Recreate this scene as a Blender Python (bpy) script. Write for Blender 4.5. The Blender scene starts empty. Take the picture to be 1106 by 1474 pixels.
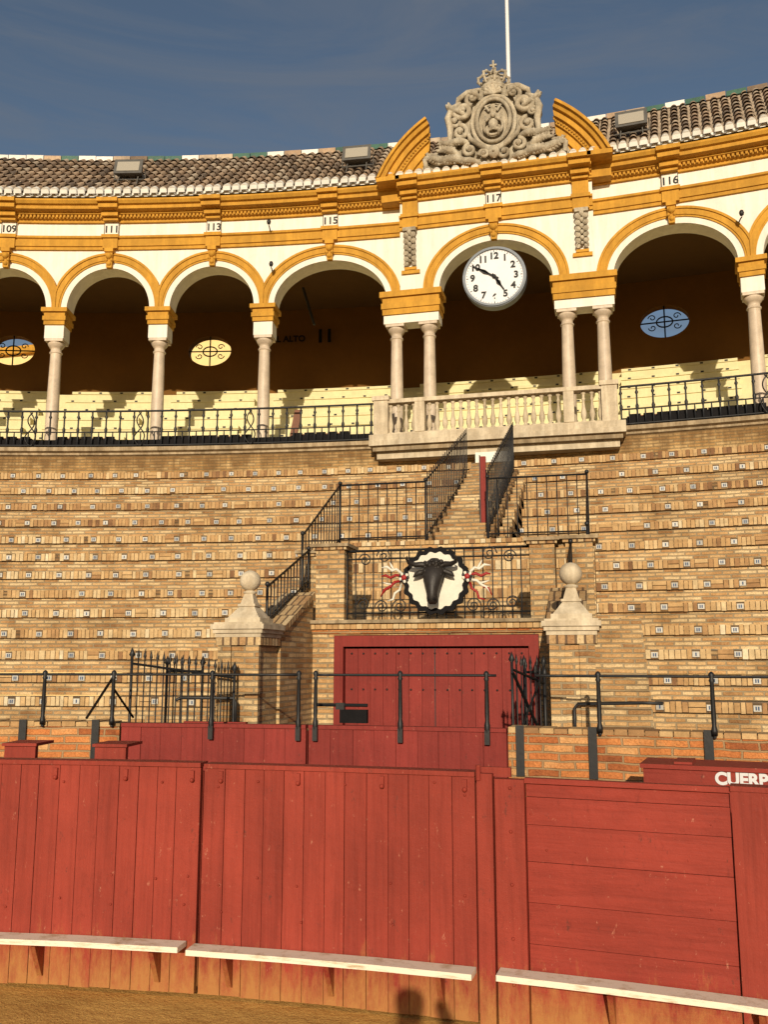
import bpy, math, random
from math import sin, cos, pi, radians, sqrt, atan2
from mathutils import Vector
random.seed(7)
sc = bpy.context.scene
D2R = pi/180
# ---------------------------------------------------------------- materials
MATS = {}
def nd(nt, t, **k):
    n = nt.nodes.new(t)
    for a, b in k.items():
        setattr(n, a, b)
    return n
def base_mat(name, rough=.7, metal=0.0, spec=.3):
    m = bpy.data.materials.new(name); m.use_nodes = True
    nt = m.node_tree; b = nt.nodes['Principled BSDF']
    b.inputs['Roughness'].default_value = rough
    b.inputs['Metallic'].default_value = metal
    b.inputs['Specular IOR Level'].default_value = spec
    MATS[name] = m
    return m, nt, b
def noise(nt, vec, scale, detail=3, rough=.6, dist=0):
    n = nd(nt, 'ShaderNodeTexNoise'); n.inputs['Scale'].default_value = scale
    n.inputs['Detail'].default_value = detail; n.inputs['Roughness'].default_value = rough
    n.inputs['Distortion'].default_value = dist
    nt.links.new(vec, n.inputs['Vector']); return n.outputs['Fac']
def ramp(nt, fac, stops):
    r = nd(nt, 'ShaderNodeValToRGB'); e = r.color_ramp.elements
    e[0].position = stops[0][0]; e[0].color = (*stops[0][1], 1)
    e[1].position = stops[1][0]; e[1].color = (*stops[1][1], 1)
    for p, c in stops[2:]:
        x = e.new(p); x.color = (*c, 1)
    nt.links.new(fac, r.inputs['Fac']); return r.outputs['Color']
def mix(nt, fac, a, b, mode='MIX'):
    n = nd(nt, 'ShaderNodeMix', data_type='RGBA', blend_type=mode)
    for sock, v in ((n.inputs[0], fac), (n.inputs[6], a), (n.inputs[7], b)):
        if isinstance(v, (int, float)): sock.default_value = v
        elif isinstance(v, tuple): sock.default_value = (*v, 1)
        else: nt.links.new(v, sock)
    return n.outputs[2]
def mth(nt, op, a, b=0.0):
    n = nd(nt, 'ShaderNodeMath', operation=op)
    for i, v in enumerate((a, b)):
        if isinstance(v, (int, float)): n.inputs[i].default_value = v
        else: nt.links.new(v, n.inputs[i])
    return n.outputs[0]
def bump(nt, b, h, strength, dist):
    n = nd(nt, 'ShaderNodeBump'); n.inputs['Strength'].default_value = strength
    n.inputs['Distance'].default_value = dist
    nt.links.new(h, n.inputs['Height']); nt.links.new(n.outputs[0], b.inputs['Normal'])
def pos(nt):
    return nd(nt, 'ShaderNodeNewGeometry').outputs['Position']
def scaled(nt, vec, s):
    n = nd(nt, 'ShaderNodeVectorMath', operation='MULTIPLY')
    nt.links.new(vec, n.inputs[0]); n.inputs[1].default_value = s; return n.outputs[0]
def rndattr(nt):
    return nd(nt, 'ShaderNodeAttribute', attribute_name='rnd').outputs['Fac']
def sc3(c, k): return tuple(min(1, x*k) for x in c)

def plain(name, col, rough=.7, var=.15, scale=3.0, metal=0, spec=.3, rv=.2, bm=.15, bd=.01, bs=30, col2=None, streak=0.0, rstops=None):
    m, nt, b = base_mat(name, rough, metal, spec)
    p = pos(nt)
    f = noise(nt, p, scale, 4, .65)
    if rstops:
        c = ramp(nt, rndattr(nt), rstops)
        c = mix(nt, 1.0, c, ramp(nt, f, [(.3, (1-var,)*3), (.7, (1+var*.3,)*3)]), 'MULTIPLY')
    else:
        c = ramp(nt, f, [(.3, sc3(col2 or col, 1-var)), (.7, sc3(col, 1+var*.3))])
    f2 = noise(nt, p, scale*9, 2, .6)
    c = mix(nt, .5, c, ramp(nt, f2, [(.3, (1-var,)*3), (.7, (1, 1, 1))]), 'MULTIPLY')
    if rv and not rstops:
        r = rndattr(nt)
        c = mix(nt, 1.0, c, ramp(nt, r, [(0, (1-rv,)*3), (1, (1+rv*.3,)*3)]), 'MULTIPLY')
    if streak:
        sv = noise(nt, scaled(nt, p, (7, 7, .8)), 1.0, 4, .7)
        c = mix(nt, streak, c, ramp(nt, sv, [(.42, (.45, .38, .3)), (.6, (1, 1, 1))]), 'MULTIPLY')
    nt.links.new(c, b.inputs['Base Color'])
    if bm: bump(nt, b, noise(nt, p, bs, 2, .6), bm, bd)
    return m
def brick(name, stops, mortar, bw, bh, ms, bd=.012, stain=.5, wob=.006, damp=None):
    m, nt, b = base_mat(name, .85, 0, .2)
    uv = nd(nt, 'ShaderNodeUVMap').outputs[0]; p = pos(nt)
    wn = nd(nt, 'ShaderNodeTexNoise'); wn.inputs['Scale'].default_value = 6; wn.inputs['Detail'].default_value = 1
    nt.links.new(p, wn.inputs['Vector'])
    w = scaled(nt, wn.outputs['Color'], (wob*3, wob*2, 0))
    ad = nd(nt, 'ShaderNodeVectorMath', operation='ADD'); nt.links.new(uv, ad.inputs[0]); nt.links.new(w, ad.inputs[1])
    bt = nd(nt, 'ShaderNodeTexBrick'); nt.links.new(ad.outputs[0], bt.inputs['Vector'])
    bt.inputs['Color1'].default_value = (0, 0, 0, 1); bt.inputs['Color2'].default_value = (1, 1, 1, 1)
    bt.inputs['Mortar'].default_value = (.5, .5, .5, 1)
    bt.inputs['Scale'].default_value = 1; bt.inputs['Mortar Size'].default_value = ms
    bt.inputs['Mortar Smooth'].default_value = .3
    bt.inputs['Brick Width'].default_value = bw; bt.inputs['Row Height'].default_value = bh
    n1 = noise(nt, p, 3.0, 4, .7)
    fac = mth(nt, 'ADD', mth(nt, 'MULTIPLY', bt.outputs['Color'], .75), mth(nt, 'MULTIPLY', mth(nt, 'SUBTRACT', n1, .37), .9))
    c = ramp(nt, fac, stops)
    fine = noise(nt, p, 55, 2, .7)
    c = mix(nt, .6, c, ramp(nt, fine, [(.3, (.55, .5, .45)), (.6, (1.1, 1.1, 1.1))]), 'MULTIPLY')
    c = mix(nt, bt.outputs['Fac'], c, mix(nt, n1, sc3(mortar, .6), mortar))
    big = noise(nt, scaled(nt, p, (1, 1, .5)), 1.1, 5, .7)
    c = mix(nt, stain, c, ramp(nt, big, [(.33, (.42, .36, .28)), (.55, (1, 1, 1))]), 'MULTIPLY')
    if damp:
        sx = nd(nt, 'ShaderNodeSeparateXYZ'); nt.links.new(p, sx.inputs[0])
        zz = mth(nt, 'ADD', sx.outputs[2], mth(nt, 'MULTIPLY', mth(nt, 'SUBTRACT', noise(nt, scaled(nt, p, (3, 3, .4)), 1.0, 4, .75), .5), 1.6))
        c = mix(nt, ramp(nt, mth(nt, 'MULTIPLY', mth(nt, 'SUBTRACT', zz, damp-.35), 1.4), [(.0, (0, 0, 0)), (.6, (.75, .75, .75))]), c, sc3(stops[0][1], .55))
    c = mix(nt, 1.0, c, ramp(nt, rndattr(nt), [(0, (.8, .8, .8)), (1, (1.08, 1.06, 1.03))]), 'MULTIPLY')
    nt.links.new(c, b.inputs['Base Color'])
    h = mth(nt, 'ADD', mth(nt, 'SUBTRACT', 1.0, bt.outputs['Fac']), mth(nt, 'MULTIPLY', fine, .6))
    bump(nt, b, h, .9, bd)
    return m

brick('brick', [(0, (.27, .14, .06)), (.3, (.48, .285, .125)), (.55, (.58, .385, .185)), (.85, (.66, .51, .295))], (.40, .31, .19), .24, .058, .011, stain=.6, wob=.009)
brick('brick_soldier', [(0, (.26, .13, .06)), (.22, (.45, .27, .13)), (.5, (.56, .39, .2)), (.85, (.64, .5, .3))], (.20, .13, .08), .085, .30, .012, stain=.45)
brick('brick_front', [(0, (.22, .07, .03)), (.3, (.46, .155, .05)), (.6, (.58, .23, .075)), (.9, (.58, .34, .15))], (.42, .28, .15), .26, .068, .010, .018, .55, .012)
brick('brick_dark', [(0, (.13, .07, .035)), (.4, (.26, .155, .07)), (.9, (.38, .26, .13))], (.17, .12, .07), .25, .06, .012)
brick('brick_plinth', [(0, (.25, .14, .055)), (.4, (.46, .28, .11)), (.9, (.56, .4, .2))], (.36, .27, .14), .25, .06, .01, damp=6.25)
plain('brick_unit', (.5, .3, .15), .85, .3, 9, rstops=[(0, (.24, .125, .06)), (.12, (.40, .225, .10)), (.35, (.52, .325, .145)), (.6, (.61, .415, .205)), (.85, (.68, .52, .295)), (1, (.74, .62, .42))], bm=.4, bs=60, bd=.008, spec=.2)

plain('white_plaster', (.83, .79, .70), .85, .08, 1.5, streak=.16, rv=.05)
plain('ochre_plaster', (.62, .32, .038), .8, .2, 2.0, streak=.28, rv=.15)
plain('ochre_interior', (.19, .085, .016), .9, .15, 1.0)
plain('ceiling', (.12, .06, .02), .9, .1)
plain('seat_cream', (.76, .69, .40), .8, .1, 2.0, rv=.08, streak=.12)
plain('marble', (.74, .61, .46), .5, .22, 5.0, rv=.15, spec=.4, streak=.25)
plain('cream_stone', (.68, .58, .42), .8, .25, 4, streak=.4, rv=.1, bm=.3)
plain('crest_stone', (.60, .53, .40), .95, .4, 5, streak=.5, rv=.2, bm=.6, bd=.02, bs=22)
plain('slab_stone', (.45, .35, .22), .9, .35, 3, streak=.6, bm=.4)
plain('roof_tile', (.27, .19, .135), .9, .35, 2.5, bm=.4, bs=40, rstops=[(0, (.2, .15, .11)), (.3, (.38, .27, .18)), (.6, (.52, .37, .24)), (.85, (.57, .47, .35)), (1, (.3, .2, .13))])
plain('lime_white', (.8, .78, .72), .85, .12, 6, rv=.12)
plain('green_glaze', (.03, .12, .08), .35, .3, 5)
plain('iron', (.016, .016, .017), .5, .3, 20, spec=.4, bm=.1)
plain('matte_black', (.012, .011, .012), .85, .3, 12, spec=.15)
plain('bronze', (.03, .024, .02), .5, .3, 20, spec=.4, bm=.4, bd=.008, bs=70)
plain('tile_white', (.56, .54, .48), .4, .2, 9, rv=.35)
plain('tile_ink', (.04, .08, .17), .5, .1)
plain('ink_black', (.015, .015, .015), .6, .1)
plain('clock_white', (.75, .76, .78), .4, .06, 3)
plain('clock_rim', (.2, .23, .27), .4, .2, 8)
plain('ribbon_red', (.35, .02, .02), .5, .15)
plain('ribbon_white', (.78, .74, .62), .5, .15)
plain('floor_concrete', (.34, .25, .16), .9, .3, 2)
plain('grey_metal', (.13, .125, .115), .5, .3, 8)
plain('cloth_dark', (.03, .035, .05), .9, .2)
plain('neighbour_wall', (.8, .62, .28), .9, .1)
plain('pole_white', (.8, .8, .8), .5, .03)
plain('wood_brown', (.25, .1, .05), .6, .3, 9)
m, nt, b = base_mat('lamp_glass', .12, 0, .6); b.inputs['Base Color'].default_value = (.36, .33, .27, 1)
def redwood(name, col, stain=True, gx=(26, 26, 1.3)):
    m, nt, b = base_mat(name, .65, 0, .2)
    p = pos(nt)
    c = ramp(nt, noise(nt, p, 1.7, 4, .65), [(.3, sc3(col, .78)), (.7, sc3(col, 1.05))])
    c = mix(nt, 1.0, c, ramp(nt, rndattr(nt), [(0, (.86, .84, .84)), (1, (1.04, 1.04, 1.04))]), 'MULTIPLY')
    g = noise(nt, scaled(nt, p, gx), 1.0, 4, .7)
    c = mix(nt, .45, c, ramp(nt, g, [(.3, (.55, .5, .47)), (.55, (1, 1, 1))]), 'MULTIPLY')
    sc_ = noise(nt, scaled(nt, p, (9, 9, 4)), 1.5, 6, .8, .4)
    c = mix(nt, ramp(nt, sc_, [(.58, (0, 0, 0)), (.70, (.55, .55, .55))]), c, sc3(col, .52))
    c = mix(nt, ramp(nt, noise(nt, scaled(nt, p, (1, 1, .5)), 13, 6, .8), [(.62, (0, 0, 0)), (.68, (.7, .7, .7))]), c, (.10, .028, .02))
    c = mix(nt, ramp(nt, noise(nt, scaled(nt, p, (1.2, 1.2, .6)), 21, 5, .8), [(.64, (0, 0, 0)), (.70, (.6, .6, .6))]), c, (.50, .22, .14))
    if stain:
        sx = nd(nt, 'ShaderNodeSeparateXYZ'); nt.links.new(p, sx.inputs[0])
        zz = mth(nt, 'ADD', sx.outputs[2], mth(nt, 'MULTIPLY', mth(nt, 'SUBTRACT', noise(nt, scaled(nt, p, (11, 11, 3)), 1.0, 6, .8), .5), -.95))
        f = ramp(nt, zz, [(.0, (.85, .85, .85)), (.32, (0, 0, 0))])
        c = mix(nt, f, c, (.38, .18, .055))
    nt.links.new(c, b.inputs['Base Color'])
    bump(nt, b, mth(nt, 'ADD', g, noise(nt, p, 25, 2, .7)), .45, .006)
redwood('red_timber', (.30, .045, .028))
redwood('red_timber_h', (.295, .042, .027), True, (2, 2, 26))
redwood('red_door', (.255, .034, .026), False)
m, nt, b = base_mat('white_board', .7)
p = pos(nt)
c = ramp(nt, noise(nt, scaled(nt, p, (3, 3, 20)), 2.0, 5, .75), [(.3, (.45, .34, .2)), (.5, (.76, .7, .56))])
nt.links.new(c, b.inputs['Base Color'])
m, nt, b = base_mat('sand', .95, 0, .1)
p = pos(nt)
c = ramp(nt, noise(nt, p, 1.3, 5, .7), [(.3, (.52, .29, .08)), (.7, (.78, .47, .14))])
c = mix(nt, .6, c, ramp(nt, noise(nt, p, 45, 4, .8), [(.3, (.5, .45, .4)), (.6, (1.1, 1.1, 1.1))]), 'MULTIPLY')
nt.links.new(c, b.inputs['Base Color'])
bump(nt, b, mth(nt, 'ADD', noise(nt, p, 9, 4, .7), mth(nt, 'MULTIPLY', noise(nt, p, 80, 3, .7), .4)), .9, .05)

# ---------------------------------------------------------------- mesh builder
class MB:
    def __init__(s):
        s.v = []; s.f = []; s.uv = []; s.m = []; s.r = []; s.sm = []; s.names = []
    def mi(s, n):
        if n not in s.names: s.names.append(n)
        return s.names.index(n)
    def face(s, pts, mat, uv=None, rnd=.5, smooth=False):
        i0 = len(s.v); s.v += [tuple(p) for p in pts]
        s.addf(tuple(range(i0, i0+len(pts))), mat, uv, rnd, smooth)
    def addf(s, idx, mat, uv=None, rnd=.5, smooth=False):
        if uv is None:
            P = [Vector(s.v[i]) for i in idx]
            n = Vector((0, 0, 0))
            for k in range(len(P)):
                n += P[k].cross(P[(k+1) % len(P)])
            n = n.normalized() if n.length > 1e-12 else Vector((0, 0, 1))
            if abs(n.z) > .8: uv = [(q.x, q.y) for q in P]
            else:
                t = Vector((n.y, -n.x, 0)).normalized()
                if abs(t.x) > abs(t.y):
                    if t.x < 0: t = -t
                elif t.y < 0: t = -t
                uv = [(q.dot(t), q.z) for q in P]
        s.f.append(idx); s.m.append(s.mi(mat)); s.uv.append(uv); s.r.append(rnd); s.sm.append(smooth)
    def hexa(s, P, mat, rnd=None, fast=False):
        if rnd is None: rnd = random.random()
        i = len(s.v); s.v += [tuple(p) for p in P]
        for q in ((0, 3, 2, 1), (4, 5, 6, 7), (0, 1, 5, 4), (1, 2, 6, 5), (2, 3, 7, 6), (3, 0, 4, 7)):
            s.addf(tuple(i+k for k in q), mat, [(0, 0)]*4 if fast else None, rnd)
    def box(s, x0, x1, y0, y1, z0, z1, mat, rnd=None):
        s.hexa([(x0, y0, z0), (x1, y0, z0), (x1, y1, z0), (x0, y1, z0), (x0, y0, z1), (x1, y0, z1), (x1, y1, z1), (x0, y1, z1)], mat, rnd)
    def mbox(s, M, a0, a1, z0, z1, o0, o1, mat, rnd=None, taper=0, otop=None, fast=False):
        ot = o1 if otop is None else otop
        s.hexa([M(a0+taper, z0, o1), M(a1-taper, z0, o1), M(a1-taper, z0, o0), M(a0+taper, z0, o0),
                M(a0, z1, ot), M(a1, z1, ot), M(a1, z1, o0), M(a0, z1, o0)], mat, rnd, fast)
    def grid(s, G, mat, wrap=False, smooth=True, uv=None, rnd=.5, cap=False):
        i0 = len(s.v); nr = len(G); nc = len(G[0])
        for row in G: s.v += [tuple(p) for p in row]
        for i in range(nr-1):
            for j in range(nc if wrap else nc-1):
                j2 = (j+1) % nc
                idx = (i0+i*nc+j, i0+i*nc+j2, i0+(i+1)*nc+j2, i0+(i+1)*nc+j)
                u = None
                if uv: u = [uv(i, j), uv(i, j+1), uv(i+1, j+1), uv(i+1, j)]
                s.addf(idx, mat, u, rnd, smooth)
        if cap and wrap:
            s.addf(tuple(i0+j for j in range(nc)), mat, None, rnd, False)
            s.addf(tuple(i0+(nr-1)*nc+j for j in range(nc)), mat, None, rnd, False)
    def lathe(s, x, y, prof, mat, n=14, rnd=.5):
        s.grid([[(x+r*cos(2*pi*j/n), y+r*sin(2*pi*j/n), z) for j in range(n)] for r, z in prof], mat, True, True, None, rnd, True)
    def tube(s, pts, rad, mat, n=7, rnd=.5, flat=None):
        P = [Vector(p) for p in pts]
        if not isinstance(rad, (list, tuple)): rad = [rad]*len(P)
        G = []; up = None
        for i, p in enumerate(P):
            t = (P[min(i+1, len(P)-1)]-P[max(i-1, 0)]).normalized()
            if up is None:
                up = Vector((0, 0, 1)) if abs(t.z) < .9 else Vector((1, 0, 0))
            a = t.cross(up).normalized(); b = a.cross(t).normalized(); up = b
            G.append([p+(a*cos(2*pi*j/n)+b*sin(2*pi*j/n))*rad[i] for j in range(n)])
        s.grid(G, mat, True, True, None, rnd, True)
    def ball(s, c, r, mat, n=10, sx=1, sy=1, sz=1, rnd=.5):
        G = []
        for i in range(n//2+1):
            ph = pi*i/(n//2); rr = max(sin(ph), .01)
            G.append([(c[0]+r*sx*rr*cos(2*pi*j/n), c[1]+r*sy*rr*sin(2*pi*j/n), c[2]-r*sz*cos(ph)) for j in range(n)])
        s.grid(G, mat, True, True, None, rnd, True)
    def sweep(s, P, ts, prof, mats, closed=False, caps=None, rnd=.5, zuv=False):
        k = len(prof); segs = k if closed else k-1
        for q in range(segs):
            (r0, z0), (r1, z1) = prof[q], prof[(q+1) % k]
            L = sqrt((r1-r0)**2+(z1-z0)**2)
            v0, v1 = (z0, z1) if zuv and abs(z1-z0) > 1e-4 else (0, L)
            mt = mats[q % len(mats)] if isinstance(mats, (list, tuple)) else mats
            i0 = len(s.v)
            for t in ts: s.v += [tuple(P(t, r0, z0)), tuple(P(t, r1, z1))]
            for i in range(len(ts)-1):
                u0 = ts[i]; u1 = ts[i+1]
                s.addf((i0+2*i, i0+2*i+2, i0+2*i+3, i0+2*i+1), mt, [(u0, v0), (u1, v0), (u1, v1), (u0, v1)], rnd)
        if caps:
            for t in (ts[0], ts[-1]):
                s.face([P(t, r, z) for r, z in prof], caps)
    def build(s, name, parent=None):
        me = bpy.data.meshes.new(name); me.from_pydata(s.v, [], s.f)
        for n in s.names: me.materials.append(MATS[n])
        me.polygons.foreach_set('material_index', s.m)
        me.polygons.foreach_set('use_smooth', s.sm)
        uvl = me.uv_layers.new(name='UVMap'); flat = []
        for u in s.uv:
            for a in u: flat += [a[0], a[1]]
        uvl.data.foreach_set('uv', flat)
        at = me.attributes.new('rnd', 'FLOAT', 'FACE'); at.data.foreach_set('value', s.r)
        me.update()
        ob = bpy.data.objects.new(name, me); sc.collection.objects.link(ob)
        if parent: ob.parent = parent
        return ob
def root(name):
    e = bpy.data.objects.new(name, None); sc.collection.objects.link(e); e.empty_display_size = .2
    return e
def text(body, loc, size, rz, mat, parent, name='lettering', ext=.003, bold=0.0, ax='CENTER'):
    c = bpy.data.curves.new(name, 'FONT'); c.body = body; c.size = size; c.align_x = ax; c.align_y = 'CENTER'
    c.extrude = ext; c.offset = bold
    c.materials.append(MATS[mat])
    o = bpy.data.objects.new(name, c); sc.collection.objects.link(o)
    o.location = loc; o.rotation_euler = (pi/2, 0, rz); o.parent = parent
    return o
# The grandstand and gallery (nominal radius > 21.5) follow a flatter curve than the ring fence:
# their true radius is larger by BIG and their centre lies further back by the same amount.
BIG = 40-28.6
def big(R): return BIG if R > 21.5 else 0.0
def theta(acdeg, R): return acdeg*D2R*R/(R+big(R))
def ringM(acdeg, R):
    t0 = theta(acdeg, R); B_ = big(R); RR_ = R+B_
    return lambda a, z, o: ((RR_-o)*sin(t0+a/RR_), (RR_-o)*cos(t0+a/RR_)-B_, z)
def planeM(acdeg, R):
    t0 = theta(acdeg, R); B_ = big(R); RR_ = R+B_
    return lambda a, z, o: ((RR_-o)*sin(t0)+a*cos(t0), (RR_-o)*cos(t0)-a*sin(t0)-B_, z)
def flatM(s0, r0):
    return lambda a, z, o: (s0+a, r0-o, z)
def lin(a, b, n): return [a+(b-a)*i/(n-1) for i in range(n)]
def ringP(R):
    B_ = big(R); RR_ = R+B_
    return lambda t, r, z: ((r+B_)*sin(t/RR_), (r+B_)*cos(t/RR_)-B_, z)
def arcs(a0, a1, R, step=.8):
    n = max(2, int(abs(a1-a0)/step)+2)
    return [x*D2R*R for x in lin(a0, a1, n)]

# ---------------------------------------------------------------- ground
g = MB(); g.face([(-400, -400, 0), (400, -400, 0), (400, 400, 0), (-400, 400, 0)], 'sand'); g.build('sand_ground')

# ---------------------------------------------------------------- timber barrier
RB = 15.95; HB = 1.41
bar = root('red_timber_barrier')
M = ringM(0, RB)
def A(deg, R=RB): return deg*D2R*R
mb = MB()
def planks(mb, M, a0, a1, z0, z1, n, mat, off=0, th=.04, gap=.004, jo=.003):
    w = (a1-a0)/n
    x = a0
    for i in range(n):
        wi = w*(1+random.uniform(-.08, .08)) if i < n-1 else a1-x
        o = off+random.uniform(-jo, jo)
        mb.mbox(M, x+gap/2, x+wi-gap/2, z0+random.uniform(-.004, .004), z1, o-th, o, mat)
        x += wi
planks(mb, M, A(-14), A(-2.42), .02, HB-.0, 23, 'red_timber')
planks(mb, M, A(-2.33), A(4.12), .02, HB-.005, 13, 'red_timber')
planks(mb, M, A(9.35), A(16), .02, HB-.02, 9, 'red_timber')
mb.mbox(M, A(4.18), A(4.52), .0, HB+.02, -.06, .03, 'red_timber', .5)
mb.mbox(M, A(4.56), A(5.2), .0, HB-.01, -.06, .012, 'red_timber', .5)
zs = [.02, .24, .47, .70, .93, 1.14, 1.30, HB-.03]
for i in range(len(zs)-1):
    mb.mbox(M, A(5.22), A(9.33), zs[i]+.0015, zs[i+1]-.0015, -.06, -.03+random.uniform(-.003, .003), 'red_timber_h', random.uniform(.4, .8))
mb.mbox(M, A(5.2), A(9.35), HB-.03, HB+.0, -.06, -.005, 'red_timber_h', .6)
for a0, a1, zt in ((-14, -2.42, HB), (-2.33, 4.12, HB-.005), (9.35, 16, HB-.02)):
    for k in range(4):
        b0 = a0+(a1-a0)*k/4; b1 = a0+(a1-a0)*(k+1)/4
        mb.mbox(M, A(b0), A(b1), zt+.002, zt+.03, -.12, .012, 'red_timber', .5)
        mb.mbox(M, A(b0), A(b1), .05, zt-.03, -.09, -.05, 'red_timber', .5)
mb.build('planks', bar)
mb = MB()
def bolt(mb, M, a, z, o, r=.011, mat='red_timber'):
    c = M(a, z, o); mb.ball(c, r, mat, 8)
for a in [-13, -11.6, -10.2, -8.7, -7.1, -5.9, -4.65, -3.4, -2.65, -1.9, -.95, .05, 1.1, 2.2, 3.2, 3.95, 10, 11.5]:
    for z in (.52, .72, 1.33):
        if random.random() < .6: bolt(mb, M, A(a)+random.uniform(-.03, .03), z+random.uniform(-.04, .04), .004, .009)
for z in (.25, .5, .8, 1.1, 1.35):
    bolt(mb, M, A(4.9), z, .014)
for a in (-6.1, -4.3, -2.62, -1.9, 0, 2, 3.9):
    mb.mbox(M, A(a)-.013, A(a)+.013, HB-.085, HB-.02, 0, .016, 'red_timber')
    bolt(mb, M, A(a), HB-.08, .014, .016)
mb.mbox(M, A(4.25), A(4.9), HB+.0, HB+.055, -.05, -.02, 'red_timber')
mb.tube([M(A(4.22), HB-.02, .03), M(A(4.22), HB+.07, .03)], .016, 'red_timber')
for a in (5.6, 6.5, 7.6, 8.7):
    for z in (.75, 1.0, 1.2): 
        if random.random() < .6: bolt(mb, M, A(a+random.uniform(-.3, .3)), z, -.028, .008)
mb.build('bolts_and_straps', bar)
mb = MB()
for a0, a1, dz in ((-14, -8, 0), (-7.95, -2.62, .0), (-2.42, 4.1, -.012), (4.62, 16, .0)):
    k = max(1, int((a1-a0)/2))
    for i in range(k):
        b0 = a0+(a1-a0)*i/k; b1 = a0+(a1-a0)*(i+1)/k
        mb.mbox(M, A(b0), A(b1), .305+dz, .338+dz, .016, .155, 'white_board', .5)
mb.build('step_boards', bar)
mb = MB()
for a in (-12, -9.4, -6.2, -3.3, -1.55, .85, 3.35, 6.9, 9.7, 13):
    z1 = .29; w = .016
    P = lambda o, z, x: M(A(a)+x, z, o)
    mb.hexa([P(.01, .08, -w), P(.01, .08, w), P(.02, .08, w), P(.02, .08, -w), P(.01, z1, -w), P(.01, z1, w), P(.135, z1, w), P(.135, z1, -w)], 'red_timber', .2)
mb.build('step_brackets', bar)

# ---------------------------------------------------------------- refuge screens in the alley
bs = root('red_refuge_screen')
M17 = planeM(9.4, 17.05)
mb = MB()
mb.mbox(M17, -.62, 1.6, .0, 1.375, -.05, 0, 'red_timber_h', .4)
mb.mbox(M17, -.64, 1.6, 1.377, 1.405, -.42, .02, 'red_timber_h', .5)
mb.mbox(M17, -.60, -.56, .0, 1.375, -.42, -.05, 'red_timber_h', .5)
mb.mbox(M17, -.42, -.3, 1.405, 1.42, -.35, -.05, 'red_timber_h', .5)
mb.build('panel', bs)
text('CUERPO', M17(-.155, 1.325, .004), .108, -9.4*D2R, 'pole_white', bs, 'lettering', .002, .005, 'LEFT')
for ang in (-6.55, -9.1):
    b2 = root('red_refuge_screen')
    mm = ringM(ang, 17.1); mb = MB()
    mb.mbox(mm, -.13, .13, 0, 1.42, -.05, 0, 'red_timber')
    mb.mbox(mm, -.145, .145, 1.422, 1.445, -.3, .02, 'red_timber')
    mb.build('panel', b2)

# ---------------------------------------------------------------- brick front wall
RW = 18.2
fw = root('brick_front_wall')
mb = MB(); P = ringP(RW); MW = ringM(0, RW)
for a0, a1 in ((-30, -7.8), (3.52, 26)):
    mb.sweep(P, arcs(a0, a1, RW, .8), [(RW, 0), (RW, 1.50), (RW+.3, 1.505), (RW+.3, 0)],
             ['brick_front', 'slab_stone', 'brick_front', 'brick_front'], closed=True, caps='brick_front', rnd=.9)
    x = A(a0, RW)
    while x < A(a1, RW)-.1:
        w_ = random.uniform(.105, .135)
        mb.mbox(MW, x+.005, x+w_-.005, 1.502, 1.545+random.uniform(-.004, .006), -.26, .008+random.uniform(-.006, .008), 'brick_unit', random.uniform(.05, .6), fast=True)
        x += w_
    mb.sweep(P, arcs(a0, a1, RW, .8), [(RW+.004, 1.5), (RW+.004, 1.53), (RW+.28, 1.53)], 'brick_dark')
mb.build('wall', fw)
mb = MB()
for a in (-13, -10.7, -8.5, 3.85, 5.75, 8.6, 12, 15):
    mb.mbox(MW, A(a, RW)-.035, A(a, RW)+.035, 1.15, 1.565, .0175, .03, 'iron')
mb.build('iron_straps', fw)

gt = root('red_gate')
mb = MB()
for a0, a1, n in ((-7.74, -2.2, 9), (-2.12, 3.48, 9)):
    planks(mb, MW, A(a0, RW), A(a1, RW), .02, 1.50, n, 'red_door', .0, .04, .003)
    for k in range(4):
        b0 = a0+(a1-a0)*k/4; b1 = a0+(a1-a0)*(k+1)/4
        mb.mbox(MW, A(b0, RW), A(b1, RW), 1.502, 1.535, -.08, .015, 'red_door', .5)
        mb.mbox(MW, A(b0, RW), A(b1, RW), .1, 1.48, -.09, -.05, 'red_door', .5)
mb.build('leaves', gt)

hr = root('iron_handrail')
mb = MB()
posts = [-13.5, -10.1, -8.0, -5.0, -2.4, -1.9, .56, 2.98, 5.95, 8.75, 12, 15]
for a in posts:
    base = 1.40 if -7.8 < a < 3.5 else 1.5
    o = .035
    c = MW(A(a, RW), 0, o)
    mb.lathe(c[0], c[1], [(.014, base), (.014, base+.05), (.024, 1.52), (.026, 1.56), (.017, 1.6), (.02, 1.65), (.016, 1.93), (.024, 1.95), (.016, 1.965), (.026, 1.99), (.018, 2.01), (.004, 2.02)], 'iron', 10)
    if -7.8 < a < 3.5:
        mb.mbox(MW, A(a, RW)-.022, A(a, RW)+.022, 1.40, 1.52, .018, .035+.02, 'iron')
for seg in ((-15, -2.4), (-1.9, 3.25), (4.3, 16)):
    mb.tube([MW(A(x, RW), 1.98, .035) for x in lin(seg[0], seg[1], 14)], .0115, 'iron', 8)
mb.tube([MW(A(-8.0, RW), 1.97, .03), MW(A(-8.95, RW), 1.57, -.1)], .013, 'iron')
mb.tube([MW(A(-8.0, RW), 1.85, .03), MW(A(-7.7, RW), 1.57, -.25)], .011, 'iron')
mb.build('rails', hr)

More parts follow.
